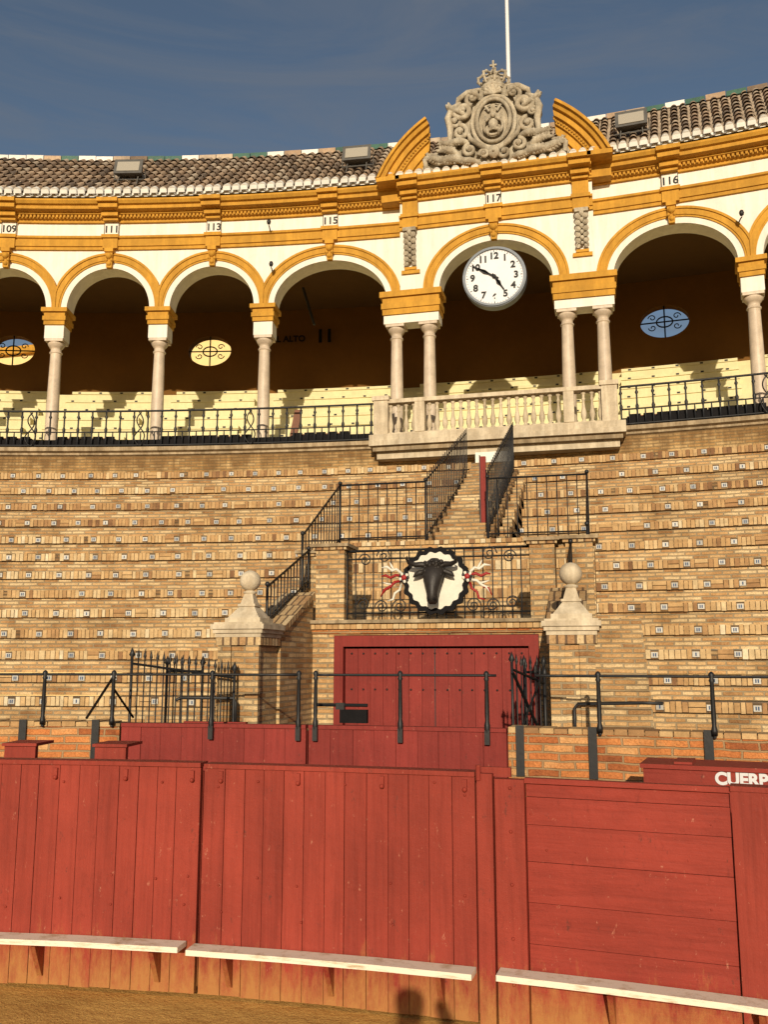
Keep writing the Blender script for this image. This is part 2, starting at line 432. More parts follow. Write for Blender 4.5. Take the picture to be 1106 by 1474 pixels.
# ---------------------------------------------------------------- seating tiers
TR0 = 22.0; NR = 13; TA = .45
tz = [1.32]; rises = [.305+.10*i/(NR-1) for i in range(NR)]
for h in rises: tz.append(tz[-1]+h)
tr = [TR0+TA*i for i in range(NR+1)]
st = root('brick_seating_tiers')
mb = MB(); ub = MB(); tb = MB()
for i in range(NR):
    r = tr[i]; z0 = tz[i]; z1 = tz[i+1]
    zs_ = z1-.135
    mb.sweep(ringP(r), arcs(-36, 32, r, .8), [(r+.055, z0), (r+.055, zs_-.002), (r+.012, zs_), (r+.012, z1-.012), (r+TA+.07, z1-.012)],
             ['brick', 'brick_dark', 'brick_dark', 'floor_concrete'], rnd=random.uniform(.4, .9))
    Mt = ringM(0, r)
    x = -34*D2R*r+random.uniform(0, .3); nxt = x+.2; tone = .5; tb0 = .58-.20*i/(NR-1)
    while x < 30*D2R*r:
        if x >= nxt:
            zc = z1-.07+random.uniform(-.006, .006); w = .044; a = x+w+.004
            if random.random() < .95:
                tb.mbox(Mt, a-w, a+w, zc-.036, zc+.036, -.01, .008, 'tile_white', random.random(), fast=True)
                for q in ((-.022, -.006), (.005, .022)) if random.random() < .7 else ((-.008, .01),):
                    tb.mbox(Mt, a+q[0], a+q[1], zc-.022, zc+.022, .008, .011, 'tile_ink', .5, fast=True)
            else: ub.mbox(Mt, a-w, a+w, z1-.13, z1, -.02, .002, 'brick_unit', random.random(), fast=True)
            x = a+w+.006; nxt = x+random.uniform(.33, .42); tone = min(tb0+.22, max(tb0-.22, tone+random.uniform(-.15, .15)))
            continue
        rr = random.random()
        if rr < .04:
            wd = random.uniform(.16, .22)
            for zz in (z1-.13, z1-.064):
                ub.mbox(Mt, x+.004, x+wd-.006, zz, zz+.056, -.02, random.uniform(-.006, .006), 'brick_unit', random.uniform(.1, .6), fast=True)
            x += wd
        else:
            wd = random.uniform(.058, .078)
            if rr > .06:
                ub.mbox(Mt, x+.005, x+wd-.005, z1-.132+random.uniform(-.004, .006), z1+random.uniform(-.012, .002), -.02, random.uniform(-.010, .006), 'brick_unit', min(1, max(0, random.gauss(tone, .17))), fast=True)
            x += wd
mb.sweep(ringP(22), arcs(-36, 32, 22, .8), [(TR0+.056, 0), (TR0+.056, tz[0])], 'brick')
mb.build('tiers', st); ub.build('soldier_bricks', st); tb.build('seat_number_tiles', st)
mb = MB()
for a0, a1 in ((-36, -5.55), (5.3, 32)):
    mb.sweep(ringP(20), arcs(a0, a1, 20, 1), [(18.5, 0), (18.5, 1.2), (23.6, 1.2)], 'floor_concrete')
mb.build('walkway', st)
mb = MB()
zt = tz[-1]
mb.sweep(ringP(27.8), arcs(-32, 28, 27.8, .8), [(27.85, zt-.1), (27.85, 6.38), (27.80, 6.40), (27.80, 6.44), (27.72, 6.47), (27.72, 6.55), (28.9, 6.57)],
         ['brick_plinth', 'slab_stone', 'slab_stone', 'slab_stone', 'slab_stone', 'floor_concrete'], rnd=.9)
mb.build('plinth_wall', st)

# ---------------------------------------------------------------- gateway
gw = root('brick_gateway')
mb = MB()
RD = 20.5
for sx in (-1, 1):
    x0, x1 = sorted((sx*1.4, sx*1.76))
    mb.hexa([(x0, 19.4, 0), (x1, 19.4, 0), (x1, RD, 0), (x0, RD, 0), (x0, 19.4, 2.36), (x1, 19.4, 2.36), (x1, RD, 2.84), (x0, RD, 2.84)], 'brick', .5)
    mb.hexa([(x0-.02, 19.38, 2.362), (x1+.02, 19.38, 2.362), (x1+.02, RD-.003, 2.844), (x0-.02, RD-.003, 2.844), (x0-.02, 19.38, 2.43), (x1+.02, 19.38, 2.43), (x1+.02, RD-.003, 2.91), (x0-.02, RD-.003, 2.91)], 'brick_soldier', .4)
    for k in range(9):
        xa, xb = sorted((sx*1.765, sx*2.4))
        mb.box(xa, xb, 19.42+.3*k, 22.3, 1.1+.17*k, 1.27+.17*k, 'brick', .5)
mb.box(-1.76, -1.14, RD, 22.5, 0, 2.42, 'brick', .8)
mb.box(1.24, 1.8, RD, 22.5, 0, 2.42, 'brick', .8)
mb.box(-1.14, 1.24, RD, 22.5, 2.40, 2.42, 'brick')
mb.box(-1.76, 1.8, RD-.03, 22.5, 2.421, 2.47, 'brick_front', .7)
x = -1.79
while x < 1.80:
    mb.box(x+.003, x+.069, RD-.07+random.uniform(-.004, .004), RD+.1, 2.471, 2.533, 'brick_unit', random.uniform(.2, .8)); x += .0725
mb.box(-1.76, 1.8, RD-.05, 22.5, 2.4705, 2.532, 'brick_dark', .4)
mb.box(-1.82, 1.86, RD-.11, 22.5, 2.536, 2.575, 'slab_stone', .6)
def pier(x0, x1, y0, y1, z0, z1):
    mb.box(x0, x1, y0, y1, z0, z1, 'brick', .8)
    mb.box(x0-.03, x1+.03, y0-.03, y1+.03, z1+.001, z1+.035, 'brick_soldier', .5)
    mb.box(x0-.06, x1+.06, y0-.06, y1+.06, z1+.036, z1+.075, 'slab_stone', .8)
pier(-1.37, -1.02, RD, RD+.36, 2.576, 3.41)
pier(-1.74, -1.43, RD+.5, RD+.85, 2.576, 3.40)
pier(1.16, 1.44, RD, RD+.36, 2.576, 3.41)
pier(1.56, 1.86, RD+.02, RD+.4, 2.576, 3.42)
mb.box(-1.74, 1.86, 22.5, 25.6, 2.3, 3.70, 'brick', .9)
for zc in (2.95, 3.33, 3.701):
    x = -1.74
    while x < 1.80:
        wd = random.uniform(.06, .08)
        mb.box(x+.004, x+wd-.004, 22.47+random.uniform(-.008, .008), 22.6, zc-.0, zc+.125 if zc < 3.6 else zc+.055, 'brick_unit', random.random()); x += wd
mb.box(-1.74, 1.86, 22.5, 25.6, 3.702, 3.745, 'brick_dark', .5)
mb.build('masonry', gw)
mb = MB()
ns = 12
for k in range(ns):
    y = 22.9+.36*k; z = 3.76+.17*k
    mb.box(-.36, .36, y, 28.0, z-.3, z+.17, 'brick', random.random())
for sx in (-.42, .42):
    a, b_ = sorted((sx-.05, sx+.05))
    for k in range(12):
        mb.box(a, b_, 22.7+.4*k, 28.0, 3.4+.16*k, 3.88+.165*k, 'brick_dark', random.random())
mb.build('upper_stair', gw)
mb = MB()
for k in range(9):
    mb.box(.475, .62, 23.3+.45*k, 28.0, 3.6+.2*k, 3.9+.205*k, 'brick', random.random())
mb.build('stair_wall', gw)
# narrow red gate leaf standing open on the stair, and the white sill above it
mb = MB()
mb.box(.255, .335, 23.30, 23.36, 3.95, 5.1, 'red_door', .6); mb.box(.24, .254, 23.29, 23.35, 3.95, 5.12, 'iron', .6)
mb.box(-.34, .34, 27.2, 27.26, 5.86, 6.08, 'white_plaster', .8); mb.box(-.30, .30, 27.18, 27.199, 5.72, 5.85, 'matte_black')
mb.build('stair_gate_leaf', gw)
mb = MB()
fr = .11
mb.box(-1.135, -1.135+fr, RD-.01, RD+.12, 0, 2.395, 'red_door')
mb.box(1.235-fr, 1.235, RD-.01, RD+.12, 0, 2.395, 'red_door')
mb.box(-1.135+fr, 1.235-fr, RD-.01, RD+.12, 2.27, 2.395, 'red_door')
xs = lin(-1.02, 1.12, 15)
for i in range(14):
    mb.box(xs[i]+.002, xs[i+1]-.002, RD+.07+random.uniform(0, .003), RD+.11, .02, 2.25, 'red_door')
mb.box(.045, .055, RD+.06, RD+.07, .02, 2.25, 'iron')
for z in (1.3, 1.78, 2.19):
    for i in range(15):
        mb.ball((xs[0]+.08+i*(xs[-1]-xs[0]-.16)/14, RD+.066, z), .013, 'iron', 6)
mb.build('door', gw)
for (x0, x1) in ((-1.86, -1.4), (1.44, 1.87)):
    pd = root('stone_ball_finial_pedestal')
    mb = MB(); y0, y1 = 18.8, 19.37
    cx = (x0+x1)/2; cy = 19.08
    mb.box(x0+.03, x1-.03, y0+.03, y1-.0, 0, 2.26, 'brick', .8)
    for i in range(2):
        xa = x0+.03 if i == 0 else x1-.13
        mb.box(xa-.02, xa+.12, y0, y0+.05, 0, 2.26, 'brick', .6)
    mb.box(x0-.01, x1+.01, y0-.01, y1-.005, 2.261, 2.34, 'brick_soldier', .5)
    for d, z0, z1 in ((.015, 2.341, 2.38), (.035, 2.381, 2.42), (.055, 2.421, 2.47), (.03, 2.471, 2.49)):
        mb.box(x0-d, x1+d, y0-d, y1+d*.2, z0, z1, 'cream_stone', .6)
    def fr_(w0, w1, z0, z1):
        mb.hexa([(cx-w0, cy-w0, z0), (cx+w0, cy-w0, z0), (cx+w0, cy+w0, z0), (cx-w0, cy+w0, z0), (cx-w1, cy-w1, z1), (cx+w1, cy-w1, z1), (cx+w1, cy+w1, z1), (cx-w1, cy+w1, z1)], 'cream_stone', .5)
    fr_(.19, .19, 2.491, 2.54); fr_(.17, .08, 2.541, 2.66); fr_(.095, .095, 2.661, 2.685); fr_(.075, .045, 2.686, 2.79)
    mb.lathe(cx, cy, [(.05, 2.79), (.07, 2.80), (.07, 2.815), (.04, 2.825), (.04, 2.84)], 'cream_stone', 14)
    mb.ball((cx, cy, 2.93), .11, 'cream_stone', 18)
    mb.build('pedestal', pd)

# ---------------------------------------------------------------- railings
def railing(name, p0, p1, h, sp, br=.008, rr=.014, ends=True, spikes=False, mid=False, h1=None, z_low=.08, over=0.0):
    e = root(name); mb = MB()
    p0 = Vector(p0); p1 = Vector(p1); L = (Vector((p1.x, p1.y))-Vector((p0.x, p0.y))).length
    n = max(2, int(L/sp)); h1 = h1 or h
    for i in range(n+1):
        t = i/n; q = p0.lerp(p1, t); hh = h+(h1-h)*t
        r = br*2.0 if (ends and i in (0, n)) else br
        top = q.z+hh+(.13 if spikes else over)
        mb.tube([(q.x, q.y, q.z), (q.x, q.y, q.z+hh*.5), (q.x, q.y, top-.05 if spikes else top)], r, 'iron', 6)
        if spikes: mb.tube([(q.x, q.y, top-.07), (q.x, q.y, top-.045), (q.x, q.y, top+.03)], [r*.8, r*2.3, .001], 'iron', 6)
        elif ends and i in (0, n): mb.ball((q.x, q.y, q.z+hh+.03), .03, 'iron', 10)
    up = Vector((0, 0, 1))
    mb.tube([p0+up*h, p1+up*h1], rr, 'iron', 8)
    mb.tube([p0+up*z_low, p1+up*z_low], rr*.8, 'iron', 6)
    if mid: mb.tube([p0+up*(h*.88), p1+up*(h1*.88)], rr*.7, 'iron', 6)
    mb.build('bars', e); return e
railing('iron_deck_railing', (-1.02, 20.62, 2.58), (1.16, 20.62, 2.58), .82, .105, mid=True)
railing('iron_railing', (-1.7, 22.62, 3.76), (-.44, 22.62, 3.76), .86, .13)
railing('iron_railing', (.44, 22.62, 3.76), (1.8, 22.62, 3.76), .86, .13)
railing('iron_stair_railing', (-.42, 22.66, 3.80), (-.42, 26.6, 5.45), .87, .17, br=.009, rr=.012, ends=False, over=.09)
railing('iron_stair_railing', (.42, 22.66, 3.80), (.42, 26.9, 5.60), .87, .17, br=.009, rr=.012, ends=False, over=.09)
railing('iron_stair_railing', (-1.7, 20.95, 2.8), (-1.7, 22.6, 3.76), .86, .12)
railing('iron_stair_railing', (1.8, 20.95, 2.8), (1.8, 22.6, 3.76), .86, .12)
railing('iron_stair_railing', (-1.6, 19.5, 2.44), (-1.6, 20.9, 3.0), .46, .10)
railing('iron_stair_railing', (1.62, 19.5, 2.44), (1.62, 20.5, 2.9), .5, .10)
railing('spiked_iron_gate', (-2.66, 18.55, 1.2), (-1.62, 18.7, 1.2), .88, .062, br=.007, rr=.012, spikes=True, h1=.74)
railing('spiked_iron_gate', (-2.45, 18.9, 1.2), (-2.1, 19.0, 1.2), .8, .07, br=.007, rr=.012, spikes=True)
railing('spiked_iron_gate', (1.13, 18.5, 1.1), (1.40, 18.76, 1.1), .93, .05, br=.007, rr=.012, spikes=True, h1=.8)
railing('spiked_iron_gate', (1.2, 18.95, 1.1), (1.38, 18.98, 1.1), .9, .05, br=.007, rr=.012, spikes=True)
e = root('iron_gate_brace'); mb = MB()
mb.tube([(1.14, 18.48, 2.0), (1.36, 18.7, 1.45)], .014, 'iron'); mb.tube([(1.2, 18.5, 1.5), (1.38, 18.72, 1.98)], .01, 'iron')
mb.build('brace', e)
for pts in ([(1.66, 18.75, 1.45), (1.66, 18.75, 1.68), (1.69, 18.75, 1.72), (2.25, 18.65, 1.74), (2.42, 18.6, 1.74)],
            [(-2.2, 18.62, 1.72), (-2.15, 18.62, 1.745), (-1.62, 18.7, 1.745), (-1.6, 18.7, 1.7), (-1.6, 18.7, 1.4)]):
    e = root('bent_pipe_handrail'); mb = MB(); mb.tube(pts, .015, 'iron', 8); mb.build('pipe', e)
e = root('iron_bolt_box'); mb = MB()
mb.box(-.5, -.42, 18.45, 18.5, 1.66, 1.72, 'iron'); mb.tube([(-.72, 18.47, 1.70), (-.2, 18.47, 1.70)], .016, 'iron')
mb.box(-.46, -.2, 18.44, 18.5, 1.54, 1.66, 'matte_black'); mb.build('box', e)
e = root('red_barrier_board'); mb = MB(); mb.box(-2.1, -1.45, 18.6, 18.66, 1.3, 1.52, 'red_door'); mb.build('board', e)

# ---------------------------------------------------------------- bull emblem
be = root('bull_head_emblem')
mb = MB(); cx, cy, cz = .08, 20.5, 3.02
N = 90
def ringpts(rf, y): return [(cx+rf(2*pi*i/N)*cos(2*pi*i/N), y, cz+rf(2*pi*i/N)*sin(2*pi*i/N)) for i in range(N)]
r1 = lambda t: .325+.012*cos(18*t); r2 = lambda t: .385+.016*cos(18*t)
mb.grid([ringpts(lambda t: .001, cy-.02), ringpts(r1, cy-.02), ringpts(r1, cy+.03)], 'ribbon_white', True, False)
mb.grid([ringpts(lambda t: r1(t)-.004, cy-.01), ringpts(r2, cy-.01), ringpts(r2, cy+.04), ringpts(lambda t: .1, cy+.04)], 'matte_black', True, False)
mb.build('scalloped_disc', be)
mb = MB()
secs = [(.19, .06, .05, .05), (.17, .105, .09, .08), (.11, .125, .11, .11), (.05, .122, .12, .13), (-.02, .10, .12, .15), (-.09, .078, .11, .17), (-.16, .064, .10, .185), (-.21, .066, .09, .19), (-.25, .06, .075, .185), (-.275, .035, .04, .17)]
G = []
for dz, hw, hd, fo in secs:
    G.append([(cx+hw*cos(2*pi*j/18), cy-.03-fo-hd*sin(2*pi*j/18)*.9, cz+dz-.01) for j in range(18)])
mb.grid(G, 'bronze', True, True, None, .5, True)
mb.lathe(cx, cy-.07, [(.10, cz-.02), (.13, cz+.1), (.11, cz+.2), (.04, cz+.25)], 'bronze', 14)
for sx in (-1, 1):
    mb.tube([(cx+sx*x, cy-y, cz+z) for x, y, z in ((.07, .13, .16), (.14, .14, .175), (.21, .17, .17), (.27, .22, .19), (.285, .27, .225), (.27, .31, .26))], [.036, .034, .03, .023, .015, .003], 'bronze', 10)
    mb.tube([(cx+sx*x, cy-y, cz+z) for x, y, z in ((.10, .13, .10), (.15, .13, .085), (.205, .13, .06), (.24, .13, .03))], [.02, .034, .03, .005], 'bronze', 8)
    mb.ball((cx+sx*.095, cy-.20, cz+.05), .022, 'bronze', 8)
    mb.ball((cx+sx*.034, cy-.285, cz-.23), .018, 'matte_black', 8)
for i in range(40):
    a = random.uniform(-.1, .1)
    mb.ball((cx+a, cy-.14-random.uniform(0, .06), cz+.13+random.uniform(-.04, .08)), random.uniform(.016, .03), 'bronze', 6)
mb.build('bull_head', be)
mb = MB()
for sx in (-1, 1):
    c0 = (cx+sx*.37, cy-.03, cz+.04)
    mb.ball(c0, .035, 'ribbon_red', 10, sy=.5)
    for k in range(9):
        t = 2*pi*k/9; mb.ball((c0[0]+.045*cos(t), c0[1], c0[2]+.045*sin(t)), .021, 'ribbon_white' if k % 2 else 'iron', 8, sy=.5)
    def rb(pts, mat, r): 
        P3 = [(c0[0]+sx*x, cy-.02, c0[2]+z) for x, z in pts]
        mb.tube(P3, [r]*(len(P3)-1)+[r*.4], mat, 6)
    rb([(.03, .05), (.09, .1), (.14, .08), (.2, .13), (.27, .12)], 'ribbon_white', .018)
    rb([(.12, .09), (.15, .14), (.17, .18)], 'ribbon_white', .014)
    rb([(.04, .02), (.1, .03), (.16, .0), (.22, .03), (.27, .02)], 'ribbon_red', .018)
    rb([(.05, -.04), (.11, -.05), (.16, -.1), (.22, -.13), (.26, -.19)], 'ribbon_white' if sx > 0 else 'ribbon_red', .018)
    rb([(.03, -.07), (.05, -.14), (.11, -.18), (.13, -.25), (.2, -.27)], 'ribbon_red' if sx > 0 else 'ribbon_white', .016)
    rb([(.14, -.08), (.2, -.07), (.25, -.05)], 'ribbon_white', .013)
    rb([(.18, -.12), (.24, -.14), (.28, -.22)], 'ribbon_red', .015)
    for (ox, oz, R0) in ((.25, .26, .09), (.28, -.33, .08), (.06, -.33, .09), (.48, .22, .08), (.5, -.3, .08)):
        mb.tube([(c0[0]+sx*(ox+R0*(1-k/26)*cos(k*.5)), cy+.02, c0[2]+oz+R0*(1-k/26)*sin(k*.5)) for k in range(22)], .008, 'iron', 5)
mb.build('ribbons_and_rosettes', be)

# ---------------------------------------------------------------- arcade building
arc = root('arcade_gallery_building')
R = 28.6; ZS = 9.95; RISE = .98; ZB = 11.37
fac = MB()
def bay(M, hs, hL, hR, rise=RISE):
    N = 32
    th = [pi*i/N for i in range(N+1)]
    def curve(d):
        out = []
        for t in th:
            a = (hs+d)*cos(t); z = ZS+(rise+d)*sin(t)
            out.append((max(-hL, min(hR, a)), z))
        return out
    c0, c1, c1b, c2, c3 = curve(0), curve(.13), curve(.17), curve(.29), curve(.34)
    G = lambda C, o: [M(a, z, o) for a, z in C]
    fac.grid([G(c0, -.45), G(c0, .03)], 'white_plaster')
    fac.grid([G(c0, .03), G(c1, .03)], 'white_plaster', smooth=False)
    fac.grid([G(c1, .03), G(c1, .055), G(c1b, .055)], 'ochre_plaster', smooth=False)
    fac.grid([G(c1b, .055), G(c1b, .075), G(c2, .075)], 'ochre_plaster', smooth=False)
    fac.grid([G(c2, .075), G(c2, .10), G(c3, .10), G(c3, 0)], 'ochre_plaster', smooth=False)
    C = [(hR, ZS)]+c3+[(-hL, ZS)]
    fac.grid([[M(a, z, 0) for a, z in C], [M(a, ZB+.02, 0) for a, z in C]], 'white_plaster', smooth=False)
    zc = ZS+rise
    fac.mbox(M, -.085, .085, zc-.02, zc+.36, .02, .12, 'ochre_plaster', .6, .025, .17)
    fac.mbox(M, -.10, .10, zc+.33, zc+.42, .02, .20, 'ochre_plaster', .7)
    fac.ball(M(0, zc+.07, .12), .055, 'ochre_plaster', 10)
    fac.ball(M(0, zc+.24, .15), .075, 'ochre_plaster', 10)
    for k in (-1, 1): fac.ball(M(k*.06, zc+.15, .14), .04, 'ochre_plaster', 8)
bay(flatM(0, 28.3), 1.2, 2.06, 2.06)
ringbays = []
bnd = {-1: [10.4, 15.2, 19.9, 24.6, 29.3], 1: [10.15, 14.9, 19.6, 24.3]}
for sg in (-1, 1):
    b1 = bnd[sg][0]
    inner = 4.85; outer = b1-.46
    c = (inner+outer)/2; hs = (outer-inner)/2*D2R*R
    Mb = ringM(sg*c, R)
    near = (c-4.13)*D2R*R; far = (b1-c)*D2R*R
    if sg < 0: bay(Mb, hs, far, near)
    else: bay(Mb, hs, near, far)
    ringbays.append(sg*c)
    for i in range(len(bnd[sg])-1):
        c = (bnd[sg][i]+bnd[sg][i+1])/2; hb = (bnd[sg][i+1]-bnd[sg][i])/2*D2R*R
        bay(ringM(sg*c, R), hb-.23, hb, hb); ringbays.append(sg*c)
ent = [(0, ZB), (.05, ZB), (.05, ZB+.07), (.08, ZB+.075), (.08, ZB+.24), (.12, ZB+.26), (.12, ZB+.31), (.0, ZB+.312), (.0, 12.02), (.06, 12.025), (.06, 12.08), (.12, 12.10),
       (.12, 12.15), (.20, 12.17), (.20, 12.20), (.34, 12.225), (.34, 12.30), (.40, 12.32), (.44, 12.38), (.44, 12.42), (-.3, 12.44)]
em = ['ochre_plaster']*7+['white_plaster']+['ochre_plaster']*12
for a0, a1 in ((-29.3, -4.13), (4.13, 24.3)):
    fac.sweep(ringP(R), arcs(a0, a1, R, .8), [(R-o, z) for o, z in ent], em)
fac.sweep(lambda t, r, z: (t, r, z), lin(-2.06, 2.06, 6), [(28.3-o, z) for o, z in ent], em)
for sx in (-2.06, 2.06):
    fac.face([(sx, 28.3-o, z) for o, z in ent], 'ochre_plaster')
    fac.face([(sx, 28.3, ZS), (sx, 28.9, ZS), (sx, 28.9, ZB), (sx, 28.3, ZB)], 'white_plaster')
def dent(M, a0, a1, sp=.085):
    n = int((a1-a0)/sp)
    for i in range(n):
        a = a0+(i+.5)*(a1-a0)/n
        fac.mbox(M, a-.024, a+.024, 12.105, 12.165, .1, .175, 'ochre_plaster', .4, fast=True)
dent(ringM(0, R), -29*D2R*R, -4.2*D2R*R); dent(ringM(0, R), 4.2*D2R*R, 24*D2R*R); dent(flatM(0, 28.3), -2.04, 2.04)
def ressaut(M, w=.17, plate=True):
    fac.mbox(M, -w-.0, w+.0, 12.03, 12.10, 0, .17, 'ochre_plaster', .6)
    fac.mbox(M, -w-.02, w+.02, 12.101, 12.2, 0, .26, 'ochre_plaster', .6)
    fac.mbox(M, -w-.05, w+.05, 12.225, 12.335, 0, .42, 'ochre_plaster', .6)
    fac.mbox(M, -w-.07, w+.07, 12.336, 12.425, 0, .50, 'ochre_plaster', .6)
    fac.mbox(M, -w-.0, w+.0, ZB+.01, ZB+.25, 0, .12, 'ochre_plaster', .6)
    fac.mbox(M, -w-.03, w+.03, ZB+.251, ZB+.33, 0, .16, 'ochre_plaster', .6)
    if plate:
        fac.mbox(M, -w-.0, w+.0, ZB+.332, 12.028, 0, .06, 'white_plaster', .9)
        for x in (-w, w-.014): fac.mbox(M, x, x+.014, ZB+.34, 12.02, .06, .066, 'ink_black', .9)
for a in ringbays: ressaut(ringM(a, R))
ressaut(flatM(0, 28.3))
for sx in (-1.82, 1.82):
    Mx = flatM(sx, 28.3)
    ressaut(Mx, .17, False)
    fac.mbox(Mx, -.17, .17, ZB+.332, 12.03, .0, .09, 'ochre_plaster')
def impost(M, w0, w1, zy):
    fac.mbox(M, -w0, w1, 9.25, zy, -.33, .07, 'white_plaster', .8)
    k = (9.95-zy)/4
    for i, d in enumerate((.02, .045, .02, .075)):
        fac.mbox(M, -w0-d, w1+d, zy+.001+k*i, zy+k*(i+1), -.36-d, .09+d, 'ochre_plaster', .5)
colpos = []
for sg in (-1, 1):
    for b_ in bnd[sg]:
        impost(ringM(sg*b_, R), .215, .215, 9.56)
        colpos.append(sg*b_)
for sx in (-1, 1):
    M_ = flatM(sx*1.81, 28.3); impost(M_, .6, .6, 9.44)
fac.build('arcade_front', arc)
col = MB()
def column(x, y, rz):
    rn = random.random()
    c, s_ = cos(rz), sin(rz)
    def bx(w, z0, z1, mt='marble'):
        P = [(x+(a*c-b*s_), y+(a*s_+b*c)) for a, b in ((-w, -w), (w, -w), (w, w), (-w, w))]
        col.hexa([(*p, z0) for p in P]+[(*p, z1) for p in P], mt, rn)
    bx(.21, 6.57, 6.68); bx(.20, 9.19, 9.248)
    col.lathe(x, y, [(.19, 6.681), (.2, 6.70), (.2, 6.73), (.165, 6.75), (.155, 6.77), (.175, 6.80), (.17, 6.83), (.142, 6.85), (.138, 6.9), (.138, 7.7), (.118, 8.93), (.118, 8.94), (.142, 8.95), (.142, 8.97), (.118, 8.98),
                     (.118, 9.06), (.14, 9.075), (.175, 9.13), (.19, 9.16), (.19, 9.188)], 'marble', 18, rn)
for a in colpos:
    q = ringM(a, R)(0, 0, -.13); column(q[0], q[1], -theta(a, R))
for s in (-2.17, -1.45, 1.45, 2.17): column(s, 28.44, 0)
col.build('columns', arc)
cb = MB()
for sx in (-1.82, 1.82):
    M_ = flatM(sx, 28.3)
    cb.mbox(M_, -.14, .14, 11.28, 11.36, 0, .2, 'crest_stone'); cb.mbox(M_, -.11, .11, 10.62, 11.28, 0, .07, 'crest_stone')
    for z, r, o in ((11.2, .1, .13), (11.06, .085, .12), (10.93, .09, .1), (10.8, .075, .1), (10.68, .08, .08), (10.57, .06, .07)):
        for dx in (-.07, .07):
            cb.ball(M_(dx, z, o), r*.75, 'crest_stone', 8)
            cb.tube([M_(dx*(1.2+.6*sin(q)), z+.05*cos(q), o+.03) for q in (0, .9, 1.8, 2.7, 3.6)], .018, 'crest_stone', 5)
        cb.ball(M_(0, z+.05, o+.04), r*.6, 'crest_stone', 8)
    cb.mbox(M_, -.2, .2, 10.36, 10.44, 0, .05, 'ochre_plaster')
    cb.mbox(M_, -.13, .13, 10.442, 10.50, 0, .07, 'ochre_plaster')
cb.build('carved_corbels', arc)
labL = ['115', '113', '111', '109', '107']; labR = ['116', '114', '112', '110']
rb_sorted = sorted([a for a in ringbays if a < 0], reverse=True)
for a, t in [(0, '117')]+list(zip(rb_sorted, labL))+list(zip(sorted(a for a in ringbays if a > 0), labR)):
    Mx = flatM(0, 28.3) if a == 0 else ringM(a, R)
    text(t, Mx(0, 11.855, .064), .235, -theta(a, R), 'ink_black', arc, 'bay_number', .003, .006)

inn = MB()
RBK = 33.3
wins = [-24.0, -14.6, 6.45, 15.5]
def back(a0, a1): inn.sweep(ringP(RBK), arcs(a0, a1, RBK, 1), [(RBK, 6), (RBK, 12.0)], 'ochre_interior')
prev = -31
WH = .75; WA, WBh = .60, .43; ZW = 10.62; RBB = RBK+BIG
for w in wins:
    dw = WH/RBK/D2R; dth = WH/RBB
    back(prev, w-dw); prev = w+dw
    t0 = w*D2R*RBK/RBB; rad = RBB*cos(dth); WW = RBB*sin(dth)
    Mw = lambda a, z, o, t0=t0, rad=rad: ((rad-o)*sin(t0)+a*cos(t0), (rad-o)*cos(t0)-a*sin(t0)-BIG, z)
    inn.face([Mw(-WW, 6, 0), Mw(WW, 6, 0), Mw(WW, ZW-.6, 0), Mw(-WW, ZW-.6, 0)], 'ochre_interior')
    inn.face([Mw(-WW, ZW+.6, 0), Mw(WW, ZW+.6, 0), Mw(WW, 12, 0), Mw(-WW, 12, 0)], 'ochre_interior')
    angs = sorted([2*pi*i/40 for i in range(40)]+[s_*atan2(.6, WW)+q for s_, q in ((1, 0), (-1, pi), (1, pi), (-1, 2*pi))])
    rect = []; ell = []
    for t in angs:
        c_, s_ = cos(t), sin(t)
        ell.append((WA*c_, ZW+WBh*s_))
        k = min(WW/abs(c_) if abs(c_) > 1e-6 else 1e9, .6/abs(s_) if abs(s_) > 1e-6 else 1e9)
        rect.append((k*c_, ZW+k*s_))
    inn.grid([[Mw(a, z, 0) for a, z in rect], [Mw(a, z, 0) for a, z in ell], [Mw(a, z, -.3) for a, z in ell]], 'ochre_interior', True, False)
    g2 = MB()
    mk = lambda pts, r=.014: g2.tube([Mw(a, z, -.05) for a, z in pts], r, 'iron', 5)
    mk([(-WA, ZW), (WA, ZW)], .02); mk([(0, ZW-WBh), (0, ZW+WBh)], .02)
    mk([(.2*cos(2*pi*i/16), ZW+.14*sin(2*pi*i/16)) for i in range(17)], .02)
    for sx in (-1, 1):
        for sz in (-1, 1):
            mk([(sx*(.3+.1*(1-k/20)*cos(k*.45)), ZW+sz*(.13+.09*(1-k/20)*sin(k*.45))) for k in range(16)], .014)
    g2.build('window_grille', arc)
back(prev, 27)
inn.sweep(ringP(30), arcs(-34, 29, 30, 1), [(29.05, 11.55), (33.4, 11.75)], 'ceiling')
inn.sweep(ringP(29.05), arcs(-34, 29, 29, 1), [(29.05, 11.2), (29.05, 12.3)], 'ceiling')
inn.sweep(ringP(30), arcs(-34, 29, 30, 1), [(28.4, 6.58), (33.4, 6.58)], 'floor_concrete')
inn.build('interior_walls', arc)
sea = MB()
aisles = [-30, -21.6, -16.6, -11.7, -4.9, 4.2, 9.9, 16.5, 26]
sr0, sz0, sa, sb = 29.5, 6.58, .54, .385
for i in range(len(aisles)-1):
    a0 = aisles[i]+.45; a1 = aisles[i+1]-.45
    prof = [(sr0, 6.4)]
    for k in range(7):
        r = sr0+sa*k; z = sz0+sb*(k+1)
        prof += [(r, z-.07), (r-.03, z-.068), (r-.03, z), (r+sa, z)]
    prof += [(RBK-.01, prof[-1][1]), (RBK-.01, 6.4)]
    sea.sweep(ringP(31), arcs(a0, a1, 31, .8), prof, 'seat_cream', caps='seat_cream', rnd=random.random())
